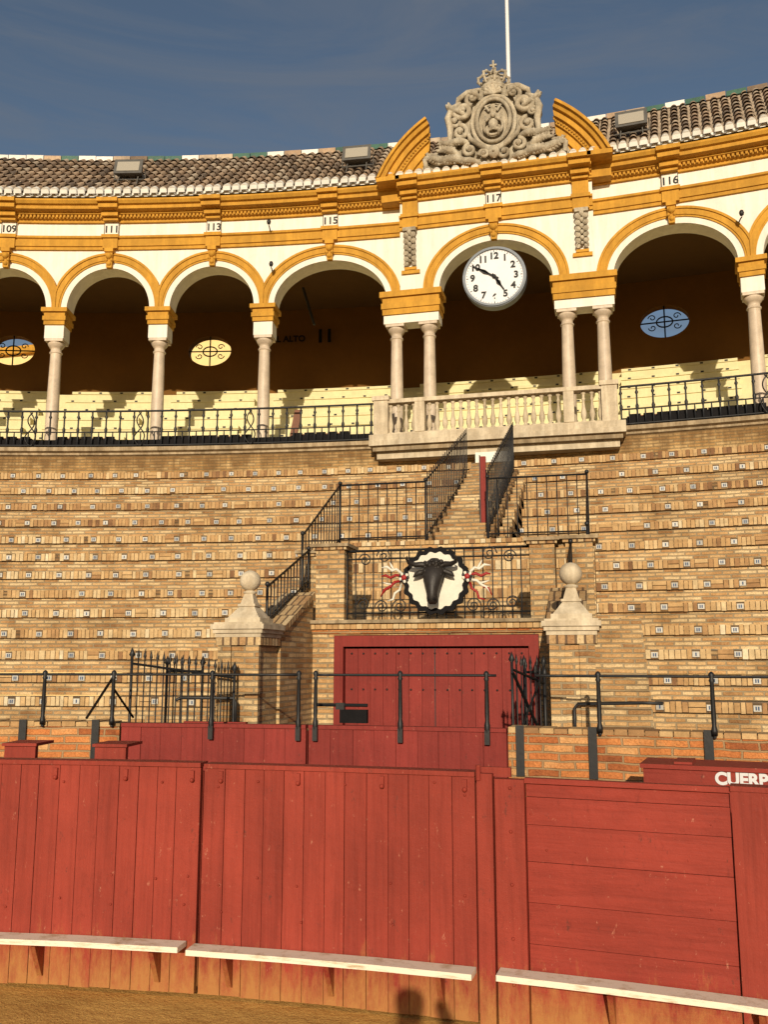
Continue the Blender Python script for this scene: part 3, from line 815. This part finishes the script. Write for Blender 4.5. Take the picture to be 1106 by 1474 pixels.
for a in aisles:
    for k in range(14):
        r = sr0+sa*.5*k; z = sz0+sb*.5*(k+1)
        sea.mbox(ringM(a, 31), -.24, .24, z-.25, z, 31-RBK+.02, 31-r, 'seat_cream', .1)
for i in range(len(aisles)-1):
    for k in range(7):
        r = sr0+sa*k-.03; z = sz0+sb*(k+1)-.035
        a = aisles[i]+.8
        while a < aisles[i+1]-.7:
            sea.mbox(ringM(a, 31), -.035, .035, z-.02, z+.02, 31-r, 31-r+.005, 'ink_black', .5); a += 1.0
sea.build('stepped_seats', arc)
text('SOL ALTO', ringM(-10.9, 33.2)(0, 10.86, .03), .24, -theta(-10.9, 33.2), 'matte_black', arc, 'wall_lettering', .004, .008)
text('11', ringM(-9.0, 33.2)(0, 10.9, .03), .5, -theta(-9.0, 33.2), 'matte_black', arc, 'wall_lettering', .004, .02)

# roof
rf = MB()
RE = 28.1; ZE = 12.53; SL = .9; RT = 30.55; ZT = ZE+SL*(RT-RE)
rf.sweep(ringP(R), arcs(-32, 28, R, .8), [(RE+.04, 12.442), (RE+.04, ZE), (RT, ZT), (34.2, ZT-1.2), (34.2, 12.0)], ['lime_white', 'roof_tile', 'roof_tile', 'roof_tile'], rnd=.9)
cc = 1/sqrt(1+SL*SL); ss = SL*cc
th0 = theta(-31, R); th1 = theta(27, R); REB = RE+BIG
rows = int((th1-th0)*REB/.205)
nseg = 9
for i in range(rows):
    a = th0+(th1-th0)*(i+.5)/rows
    t = Vector((cos(a), -sin(a), 0)); d = Vector((sin(a)*cc, cos(a)*cc, ss)); n_ = Vector((-sin(a)*ss, -cos(a)*ss, cc))
    L = (RT-RE)/cc; jit = random.uniform(-.012, .012); rowt = random.uniform(-.2, .2)
    for k in range(nseg):
        l0 = L*k/nseg-.03; l1 = L*(k+1)/nseg
        r0 = .086*(1+random.uniform(-.06, .06)); r1_ = .07
        b0 = Vector((REB*sin(a), REB*cos(a)-BIG, ZE))+t*(jit+random.uniform(-.008, .008))
        rows_ = []
        for l, rr, h in ((l0, r0, .03), (l1, r1_, .0)):
            c_ = b0+d*l+n_*h
            rows_.append([c_+t*(rr*cos(pi*j/6))+n_*(rr*sin(pi*j/6)) for j in range(7)])
        if k == 0 and random.random() < .93:
            half_ = [p*.35+q*.65 for p, q in zip(rows_[1], rows_[0])]
            rf.grid([rows_[0], half_], 'lime_white', False, True, None, random.random())
            rf.grid([half_, rows_[1]], 'roof_tile', False, True, None, random.random())
        else:
            rf.grid(rows_, 'roof_tile', False, True, None, min(1, max(0, random.random()+rowt)))
        if k == 0:
            rf.face(rows_[0]+[rows_[0][-1]-Vector((0, 0, .05)), rows_[0][0]-Vector((0, 0, .05))], 'lime_white', None, random.random())
            cn = b0+t*.1025-n_*.01
            rf.grid([[cn+d*l+t*(.06*cos(pi+pi*j/5))+n_*(.05*sin(pi+pi*j/5)) for j in range(6)] for l in (-.06, .1)], 'lime_white', False, True, None, random.random())
            rf.grid([[cn+d*l+t*(.06*cos(pi+pi*j/5))+n_*(.05*sin(pi+pi*j/5)-.012) for j in range(6)] for l in (-.061, .1)], 'lime_white', False, True, None, .3)
n = 70
for i in range(n):
    a0 = -31+58*i/n; a1 = a0+58/n
    Mr = ringM((a0+a1)/2, RT); h = (a1-a0)*D2R*RT/2
    rf.mbox(Mr, -h*.96, h*.96, ZT-.03, ZT+.085+random.uniform(0, .02), -.12, .09, ('green_glaze', 'lime_white', 'lime_white', 'roof_tile', 'roof_tile')[random.randrange(5)])
    rf.mbox(Mr, -h*.98, h*.98, ZT-.0, ZT+.12, -.2, -.121, 'green_glaze')
rf.build('tiled_roof', arc)

pdm = MB()
zc_ = 11.335
for sx in (-1, 1):
    th = lin(20.5*D2R, 57*D2R, 16)
    def pt(r, t, o):
        z = max(zc_+r*sin(t)*.985, 12.43)
        x = r*cos(t)-.17
        lim = 1.30+.09*(13.8-z)
        return (sx*max(x, lim), 28.3-o, z)
    bands = [(2.86, .52), (2.80, .52), (2.80, .46), (2.72, .42), (2.72, .34), (2.60, .34), (2.60, .27), (2.5, .24), (2.5, .18), (2.34, .18), (2.34, .12), (1.9, .12), (1.9, -.1)]
    G = [[pt(2.86, t, -.1) for t in th]]+[[pt(r, t, o) for t in th] for r, o in bands]
    pdm.grid(G, 'ochre_plaster', False, False)
    for t in (th[0], th[-1]):
        pdm.face([pt(2.86, t, -.1)]+[pt(r, t, o) for r, o in bands], 'ochre_plaster')
    for k in range(22):
        t = th[0]+(th[-1]-th[0])*(k+.5)/22
        p_ = pt(2.55, t, .27)
        if p_[2] > 12.5: pdm.ball(p_, .028, 'ochre_plaster', 6)
    x0, x1 = sorted((sx*2.0, sx*2.46))
    pdm.box(x0, x1, 28.3-.1, 28.7, 12.05, 12.425, 'ochre_plaster')
    pdm.box(x0-.02, x1+.03, 28.3-.5, 28.7, 12.33, 12.428, 'ochre_plaster')
pdm.box(-1.95, 1.95, 28.05, 28.6, 12.44, 12.56, 'ochre_plaster')
pdm.build('broken_pediment', arc)

# ---------------------------------------------------------------- coat of arms
ca = root('stone_coat_of_arms'); ca.location = (.06, 0, 0)
cm = MB(); Z0 = 12.56; Y0 = 28.12
half = [(0, 0), (1.5, 0), (1.58, .12), (1.5, .3), (1.3, .42), (1.2, .6), (.98, .68), (.9, .85), (.95, 1.02), (1.02, 1.2), (.95, 1.4), (.8, 1.45), (.78, 1.6), (.6, 1.72), (.42, 1.72), (.35, 1.85), (0, 1.88)]
outl = half+[(-x, z) for x, z in reversed(half[1:-1])]
F = [(x, Y0, Z0+z) for x, z in outl]; B = [(x, Y0+.3, Z0+z) for x, z in outl]
cm.face(F, 'crest_stone', rnd=.0); cm.grid([F, B], 'crest_stone', True, False); cm.face(B, 'crest_stone')
def T(pts, rads, mat='crest_stone', n=8): cm.tube(pts, rads, mat, n, random.random())
def spiral(x, z, R0, turns, start, sgn, r0=.06, y=Y0-.08, n=26):
    pts = []; rr = []
    for k in range(n):
        f = k/(n-1); t = start+sgn*turns*2*pi*f; q = R0*(1-.8*f)
        pts.append((x+q*cos(t), y-.06*f, Z0+z+q*sin(t))); rr.append(r0*(1-.45*f))
    T(pts, rr)
    cm.ball((x, y-.06, Z0+z), r0*1.1, 'crest_stone', 8)
def leaf(x, z, ang, L, w, curl=.6, y=Y0-.05):
    pts = []; 
    for k in range(9):
        f = k/8
        pts.append((x+L*f*cos(ang+curl*f*.6), y-.10*sin(pi*f), Z0+z+L*f*sin(ang+curl*f*.6)))
    T(pts, [w*.45*(.5+sin(pi*min(1, k/8+.12)))for k in range(9)])
    for k in range(2, 8):
        f = k/8; p_ = pts[k]
        for sd in (-1, 1):
            a = ang+curl*f*.6+sd*.9
            l = w*1.5*(1-.5*f)
            T([p_, (p_[0]+l*.6*cos(a), y-.09, p_[2]+l*.6*sin(a)), (p_[0]+l*cos(a-sd*.4), y-.03, p_[2]+l*sin(a-sd*.4))], [w*.3, w*.28, w*.1], n=6)
def oval(rx, rz, z, y, r): T([(rx*cos(2*pi*k/36), y, Z0+z+rz*sin(2*pi*k/36)) for k in range(37)], r)
cm.ball((0, Y0+.02, Z0+.98), .5, 'crest_stone', 20, .72, .22, 1.0)
oval(.36, .5, .98, Y0-.1, .045); oval(.46, .6, .98, Y0-.05, .05)
oval(.2, .2, .82, Y0-.14, .03)
cm.ball((0, Y0-.16, Z0+.86), .1, 'crest_stone', 10, 1.1, .6, 1.3); cm.ball((0, Y0-.2, Z0+1.04), .055, 'crest_stone', 10)
for sx in (-1, 1):
    T([(sx*.05, Y0-.18, Z0+.98), (sx*.14, Y0-.17, Z0+.92), (sx*.16, Y0-.16, Z0+1.06)], [.035, .03, .02])
    T([(sx*.04, Y0-.16, Z0+.76), (sx*.13, Y0-.18, Z0+.7), (sx*.1, Y0-.14, Z0+.6)], [.05, .045, .03])
    T([(sx*.08, Y0-.12, Z0+1.18), (sx*.16, Y0-.13, Z0+1.3), (sx*.05, Y0-.12, Z0+1.34)], [.03, .035, .02])
    spiral(sx*.66, 1.30, .2, 1.4, pi/2-sx*1.3, -sx, .07)
    spiral(sx*.45, 1.55, .15, 1.2, -pi/2, sx, .055)
    spiral(sx*.72, .80, .17, 1.3, pi/2, sx, .06)
    spiral(sx*.52, .36, .15, 1.3, pi/2, -sx, .055)
    spiral(sx*.84, 1.06, .12, 1.1, 0, sx, .05)
    spiral(sx*.22, .22, .12, 1.2, pi, sx, .045)
    T([(sx*.95, Y0-.06, Z0+.62), (sx*.93, Y0-.12, Z0+.9), (sx*.98, Y0-.12, Z0+1.15), (sx*.9, Y0-.1, Z0+1.38), (sx*.7, Y0-.08, Z0+1.5)], [.05, .075, .08, .07, .04])
    T([(sx*.3, Y0-.05, Z0+1.78), (sx*.55, Y0-.1, Z0+1.7), (sx*.75, Y0-.1, Z0+1.58), (sx*.8, Y0-.06, Z0+1.42)], [.04, .07, .06, .03])
    T([(sx*.1, Y0-.08, Z0+.32), (sx*.3, Y0-.13, Z0+.42), (sx*.5, Y0-.12, Z0+.6), (sx*.58, Y0-.08, Z0+.85)], [.04, .06, .055, .03])
    b_ = 0 if sx > 0 else pi
    leaf(sx*.6, .12, b_+sx*.25, .62, .15, -sx*.3); leaf(sx*.75, .25, b_+sx*.75, .5, .13, -sx*.6)
    leaf(sx*.95, .14, b_+sx*.1, .58, .13, sx*.5); leaf(sx*.55, .55, b_+sx*.2, .5, .12, -sx*.5)
    leaf(sx*.8, .52, b_+sx*.0, .42, .1, sx*.4); leaf(sx*.35, .08, b_-sx*.02, .45, .11, sx*.3)
    leaf(sx*.6, 1.15, b_+sx*1.0, .38, .1, -sx*.9); leaf(sx*.82, 1.3, b_+sx*.5, .25, .09, sx*.6)
    leaf(sx*.3, 1.55, b_+sx*.9, .28, .09, -sx*.5)
    T([(sx*1.48, Y0-.05, Z0+.08), (sx*1.5, Y0-.1, Z0+.25), (sx*1.35, Y0-.1, Z0+.36), (sx*1.2, Y0-.08, Z0+.3)], [.05, .06, .05, .03])
cm.ball((0, Y0-.12, Z0+.24), .13, 'crest_stone', 12, 1, .7, 1.15)
cm.ball((0, Y0-.22, Z0+.22), .03, 'crest_stone', 8)
for k in range(7):
    a = pi*k/6; T([(0, Y0-.08, Z0+1.62), (.2*cos(a), Y0-.14, Z0+1.62+.17*sin(a))], [.02, .045])
cm.build('carved_shield', ca)
cr = MB(); cz0 = Z0+1.84; cyy = Y0+.12
cr.lathe(0, cyy, [(.25, cz0-.06), (.28, cz0-.03), (.28, cz0+.03), (.24, cz0+.05), (.25, cz0+.09)], 'crest_stone', 24)
for k in range(16):
    t = 2*pi*k/16; cr.ball((.27*cos(t), cyy+.27*sin(t), cz0+.12), .03, 'crest_stone', 8)
for k in range(8):
    t = 2*pi*k/8+.2
    pts = [(q*cos(t), cyy+q*sin(t), cz0+z) for q, z in ((.24, .08), (.33, .18), (.33, .27), (.24, .34), (.1, .36), (.0, .32))]
    cr.tube(pts, [.03, .034, .034, .03, .026, .026], 'crest_stone', 7)
    for j in range(1, 5):
        cr.ball(pts[j], .042, 'crest_stone', 6)
cr.ball((0, cyy, cz0+.18), .2, 'crest_stone', 12, 1, 1, .7)
cr.ball((0, cyy, cz0+.43), .07, 'crest_stone', 10)
cr.box(-.02, .02, cyy-.02, cyy+.02, cz0+.48, cz0+.7, 'crest_stone'); cr.box(-.075, .075, cyy-.018, cyy+.018, cz0+.57, cz0+.61, 'crest_stone')
cr.build('crown', ca)

fp = root('flagpole'); mb = MB()
mb.lathe(.2, 30.4, [(.07, 13.6), (.07, 14.4), (.055, 14.5), (.045, 18), (.035, 24), (.06, 24.05), (.05, 24.15), (.005, 24.2)], 'pole_white', 12); mb.build('pole', fp)

# ---------------------------------------------------------------- clock
ck = root('wall_clock'); mb = MB(); CX, CY, CZ, CR = 0.0, 28.12, 10.03, .65
def disc(r, y, mat, y2=None, N=64):
    pts = [(CX+r*cos(2*pi*i/N), y, CZ+r*sin(2*pi*i/N)) for i in range(N)]
    rows_ = [pts]
    if y2: rows_ = [[(p[0], y2, p[2]) for p in pts]]+rows_
    mb.grid(rows_+[[(CX+.001*cos(2*pi*i/N), y, CZ+.001*sin(2*pi*i/N)) for i in range(N)]], mat, True, False)
def ring(r0, r1_, y0, y1, mat, N=64):
    G = [[(CX+r*cos(2*pi*i/N), y, CZ+r*sin(2*pi*i/N)) for i in range(N)] for r, y in ((r0, y1), (r0, y0), (r1_, y0), (r1_, y1))]
    mb.grid(G, mat, True, False)
disc(CR*.95, CY-.02, 'clock_white', CY+.25)
ring(CR*.93, CR, CY-.06, CY+.22, 'clock_rim'); ring(CR*.985, CR*1.025, CY-.03, CY+.2, 'clock_rim')
for i in range(60):
    t = 2*pi*i/60; r0 = CR*(.84 if i % 5 == 0 else .87); w = .008 if i % 5 == 0 else .004
    d = Vector((sin(t), 0, cos(t))); q = Vector((cos(t), 0, -sin(t)))
    c = Vector((CX, CY-.026, CZ))
    mb.face([c+d*r0-q*w, c+d*r0+q*w, c+d*CR*.9+q*w, c+d*CR*.9-q*w], 'ink_black')
def hand(ang, L, w, y):
    t = radians(ang); d = Vector((sin(t), 0, cos(t))); q = Vector((cos(t), 0, -sin(t))); c = Vector((CX, y, CZ))
    mb.hexa([c-d*L*.2-q*w*.6, c-d*L*.2+q*w*.6, c-d*L*.2+q*w*.6+Vector((0, .01, 0)), c-d*L*.2-q*w*.6+Vector((0, .01, 0)),
             c+d*L-q*w*.4, c+d*L+q*w*.4, c+d*L+q*w*.4+Vector((0, .01, 0)), c+d*L-q*w*.4+Vector((0, .01, 0))], 'ink_black')
    p1 = c+d*L*.25; p2 = c+d*L*.8
    mb.face([p1-q*w*.5, p1+d*L*.2-q*w*1.3, p2, p1+d*L*.2+q*w*1.3, p1+q*w*.5], 'ink_black')
hand(301, .52, .03, CY-.06); hand(147, .36, .036, CY-.045)
mb.ball((CX, CY-.05, CZ), .045, 'ink_black', 12, sy=.5)
mb.build('dial_and_hands', ck)
for h in range(1, 13):
    t = 2*pi*h/12; r = CR*.70
    text(str(h), (CX+r*sin(t), CY-.028, CZ+r*cos(t)), .20, 0, 'ink_black', ck, 'numeral', .002, .008)

# ---------------------------------------------------------------- balcony balustrade
bl = root('stone_balustrade'); mb = MB()
mb.box(-2.5, 2.5, 27.32, 28.4, 6.36, 6.46, 'cream_stone', .3); mb.box(-2.44, 2.44, 27.40, 28.4, 6.26, 6.359, 'slab_stone', .4); mb.box(-2.38, 2.38, 27.52, 28.4, 6.12, 6.259, 'cream_stone', .2)
mb.box(-2.5, 2.5, 27.34, 28.9, 6.461, 6.59, 'cream_stone', .5)
mb.box(-2.3, 2.3, 27.55, 27.75, 6.592, 6.66, 'cream_stone', .7); mb.box(-2.3, 2.3, 27.52, 27.78, 7.28, 7.36, 'cream_stone', .9)
for x in (-2.32, 2.2):
    mb.box(x-.13, x+.17, 27.5, 27.8, 6.593, 7.34, 'cream_stone', .8); mb.box(x-.16, x+.2, 27.47, 27.83, 7.341, 7.43, 'cream_stone', .9)
for x in (-1.5, 1.45): mb.box(x-.1, x+.1, 27.53, 27.77, 6.66, 7.28, 'cream_stone', .8)
n = 27
for i in range(n):
    x = -2.12+i*(4.17/(n-1))
    if min(abs(x+1.5), abs(x-1.45)) < .12: continue
    mb.lathe(x, 27.65, [(.05, 6.661), (.05, 6.69), (.03, 6.70), (.032, 6.72), (.055, 6.79), (.056, 6.85), (.035, 6.95), (.024, 7.05), (.024, 7.1), (.036, 7.12), (.036, 7.14), (.024, 7.16), (.03, 7.22), (.05, 7.24), (.05, 7.28)], 'cream_stone', 10, random.random())
mb.build('balusters', bl)

for (a0, a1) in ((-30, -5.0), (5.0, 26)):
    br = root('iron_balcony_railing'); mb = MB(); Rr = 27.95
    Mr = ringM(0, Rr); nb = int((a1-a0)*D2R*Rr/.15)
    for i in range(nb+1):
        a = (a0+(a1-a0)*i/nb)*D2R*Rr; big_ = i % 2 == 0
        c = Mr(a, 0, 0)
        if big_: mb.lathe(c[0], c[1], [(.018, 6.6), (.018, 6.9), (.032, 6.95), (.035, 6.99), (.018, 7.04), (.018, 7.22), (.036, 7.26), (.018, 7.30), (.018, 7.39)], 'iron', 7)
        else: mb.tube([(c[0], c[1], 6.63), (c[0], c[1], 6.85), (c[0], c[1], 6.93)], [.012, .016, .01], 'iron', 5)
    for z, r in ((7.39, .022), (6.93, .014), (6.64, .018)):
        mb.tube([Mr(x*D2R*Rr, z, 0) for x in lin(a0, a1, 40)], r, 'iron', 7)
    mb.sweep(ringP(Rr), arcs(a0, a1, Rr, .8), [(Rr+.08, 6.58), (Rr+.08, 6.78), (Rr+.14, 6.78), (Rr+.14, 6.58)], 'matte_black')
    mb.build('bars', br)
br = root('iron_scroll_bracket'); mb = MB()
for a in (-10.6, -15.5, -20.3, 10.4, 15.2):
    Mr = ringM(a, 27.9)
    for sx in (-1, 1):
        mb.tube([Mr(sx*(.02+.09*sin(k*.35)), 6.62+.04*k, .04*sin(k*.5)) for k in range(19)], .014, 'iron', 6)
mb.build('scrolls', br)
for a in (-27, -24.3, -21.8, -18.0, -13.6, -11.9, -7.6, 6.5, 8.0, 9.2):
    sp = root('stage_lamp_batten'); mb = MB(); Mr = planeM(a, 28.1); L = random.uniform(.5, .75)
    mb.mbox(Mr, -L, L, 6.60, 6.82, -.12, .0, 'matte_black')
    for k in range(5):
        mb.mbox(Mr, -L+.05+k*L*.4, -L+.25+k*L*.4, 6.60, 6.86, .001, .05, 'matte_black')
    mb.mbox(Mr, -L*.97, L*.97, 6.821, 6.84, -.2, .0, 'wood_brown')
    mb.build('batten', sp)
fs = root('folded_wooden_chair'); mb = MB(); Mr = ringM(-8.8, 28.2)
mb.hexa([Mr(-.08, 6.8, .05), Mr(.08, 6.8, .05), Mr(.08, 6.8, 0), Mr(-.08, 6.8, 0), Mr(.02, 7.4, .02), Mr(.18, 7.4, .02), Mr(.18, 7.4, -.04), Mr(.02, 7.4, -.04)], 'wood_brown')
for k in (-.07, .07): mb.tube([Mr(k, 6.6, 0), Mr(k*.6, 7.1, -.2)], .015, 'iron')
mb.build('seat_and_legs', fs)

# ---------------------------------------------------------------- roof floodlights
for a, dz, rz in ((-16.9, 0, .1), (-6.2, .05, -.05), (5.85, .0, .1)):
    fl = root('roof_floodlight'); mb = MB(); Mr = ringM(a, 28.7); zc = 13.42+dz
    mb.hexa([Mr(-.33, zc-.2, .22), Mr(.33, zc-.2, .22), Mr(.26, zc-.15, -.1), Mr(-.26, zc-.15, -.1), Mr(-.33, zc+.2, .12), Mr(.33, zc+.2, .12), Mr(.26, zc+.16, -.1), Mr(-.26, zc+.16, -.1)], 'grey_metal', .3)
    mb.hexa([Mr(-.26, zc-.14, .222), Mr(.26, zc-.14, .222), Mr(.26, zc-.14, .2), Mr(-.26, zc-.14, .2), Mr(-.26, zc+.13, .142), Mr(.26, zc+.13, .142), Mr(.26, zc+.13, .12), Mr(-.26, zc+.13, .12)], 'lamp_glass', .5)
    for sx in (-1, 1): mb.tube([Mr(sx*.36, zc, .05), Mr(sx*.36, zc-.25, .0), Mr(sx*.25, zc-.3, .1)], .014, 'grey_metal')
    for sx in (-1, 1): mb.tube([Mr(sx*.22, zc-.22, .1), Mr(sx*.25, 12.5, .45)], .014, 'grey_metal')
    mb.tube([Mr(-.35, zc-.3, .1), Mr(.35, zc-.3, .1)], .02, 'grey_metal')
    mb.mbox(Mr, -.2, .2, zc+.2, zc+.24, -.08, .05, 'grey_metal')
    mb.build('housing_and_bracket', fl)
for a, z in ((-10.05, 10.75), (9.8, 10.75), (-10.2, 11.75)):
    sl = root('facade_spotlight'); mb = MB(); Mr = ringM(a, R)
    mb.tube([Mr(0, z, 0), Mr(.03, z-.02, .2), Mr(.05, z-.05, .33)], .014, 'iron'); mb.ball(Mr(.05, z+.03, .34), .05, 'iron', 8, sz=1.4)
    mb.build('arm_and_head', sl)
ab = root('awning_bracket'); mb = MB()
mb.tube([ringM(-9.6, 31.5)(0, 11.6, 0), ringM(-8.9, 31)(0, 10.4, 0)], .035, 'iron'); mb.build('arm', ab)

nb = root('neighbouring_building'); mb = MB()
mb.box(-45, -8, 50, 60, 0, 18.0, 'neighbour_wall')
mb.box(-45.3, -7.7, 49.7, 60.3, 18.001, 18.4, 'ochre_plaster')
for k in range(7):
    mb.box(-42+5*k, -40.6+5*k, 49.96, 50.1, 12, 14.4, 'ceiling')
mb.build('walls', nb)

# ---------------------------------------------------------------- photographer
yaw = 13.6*D2R
fwd = Vector((-sin(yaw), cos(yaw), 0)); rgt = Vector((cos(yaw), sin(yaw), 0)); CAM = Vector((1.946, 10.245, 2.1))
def skinfig(name, J, E, parent, mat, sub=2):
    me = bpy.data.meshes.new(name); me.from_pydata([j[0] for j in J], E, []); o = bpy.data.objects.new(name, me); sc.collection.objects.link(o)
    o.parent = parent; md = o.modifiers.new('Skin', 'SKIN')
    for i, j in enumerate(J):
        sv = me.skin_vertices[0].data[i]; sv.radius = (j[1], j[1]*.8 if len(j) < 3 else j[2]); sv.use_root = (i == 0)
    ss_ = o.modifiers.new('Sub', 'SUBSURF'); ss_.levels = sub; ss_.render_levels = sub
    me.materials.append(MATS[mat]); return o
ph = root('photographer')
bp = CAM-fwd*.40-rgt*.40; bp.z = .06
def W(x, y, z): return tuple(bp+rgt*x+fwd*y+Vector((0, 0, z)))
J = [(W(0, 0, 1.05), .17), (W(0, 0, 1.3), .16), (W(0, 0, 1.55), .19), (W(0, .0, 1.67), .08), (W(0, .02, 1.75), .07), (W(0, .02, 1.86), .11, .11), (W(0, .02, 1.95), .08, .08),
     (W(.11, 0, .95), .11), (W(.12, .02, .52), .075), (W(.12, 0, .08), .05), (W(.13, .16, .0), .045),
     (W(-.11, 0, .95), .11), (W(-.12, .02, .52), .075), (W(-.12, 0, .08), .05), (W(-.13, .16, .0), .045),
     (W(.21, 0, 1.58), .075), (W(.28, .13, 1.62), .055), (W(.2, .30, 1.80), .04), (W(-.21, 0, 1.58), .075), (W(-.25, .03, 1.3), .05), (W(-.22, .12, 1.06), .038)]
E = [(0, 1), (1, 2), (2, 3), (3, 4), (4, 5), (5, 6), (0, 7), (7, 8), (8, 9), (9, 10), (0, 11), (11, 12), (12, 13), (13, 14), (2, 15), (15, 16), (16, 17), (2, 18), (18, 19), (19, 20)]
skinfig('body', J, E, ph, 'cloth_dark')

# ---------------------------------------------------------------- camera, light, world
cam = bpy.data.cameras.new('Camera'); co = bpy.data.objects.new('Camera', cam); sc.collection.objects.link(co)
co.location = CAM; co.rotation_euler = (pi/2+math.atan(215/1300), 0, yaw)
cam.sensor_fit = 'VERTICAL'; cam.sensor_height = 24; cam.sensor_width = 18; cam.lens = 24*1300/1474; cam.clip_end = 2000; cam.clip_start = .05
sc.camera = co
EL = 16.5; AZ = -8.5
sd = Vector((sin(AZ*D2R)*cos(EL*D2R), cos(AZ*D2R)*cos(EL*D2R), -sin(EL*D2R)))
sl = bpy.data.lights.new('Sun', 'SUN'); so = bpy.data.objects.new('Sun', sl); sc.collection.objects.link(so)
sl.energy = 4.5; sl.angle = radians(.5); sl.color = (1, .855, .65)
so.rotation_euler = sd.to_track_quat('-Z', 'Y').to_euler()
w = bpy.data.worlds.new('World'); sc.world = w; w.use_nodes = True
nt = w.node_tree; bg = nt.nodes['Background']
sky = nd(nt, 'ShaderNodeTexSky'); sky.sky_type = 'NISHITA'; sky.sun_disc = False
sky.sun_elevation = radians(EL); sky.sun_rotation = radians(180+AZ)
tc = nd(nt, 'ShaderNodeTexCoord').outputs['Generated']
cl = noise(nt, scaled(nt, tc, (1.3, 1.3, 9)), 2.2, 6, .65, .8)
c = mix(nt, ramp(nt, cl, [(.42, (.04, .04, .04)), (.70, (.6, .6, .6))]), sky.outputs[0], (2.0, 2.25, 2.7))
nt.links.new(c, bg.inputs['Color']); bg.inputs['Strength'].default_value = .076
sc.view_settings.view_transform = 'Standard'; sc.view_settings.look = 'None'; sc.view_settings.exposure = 0
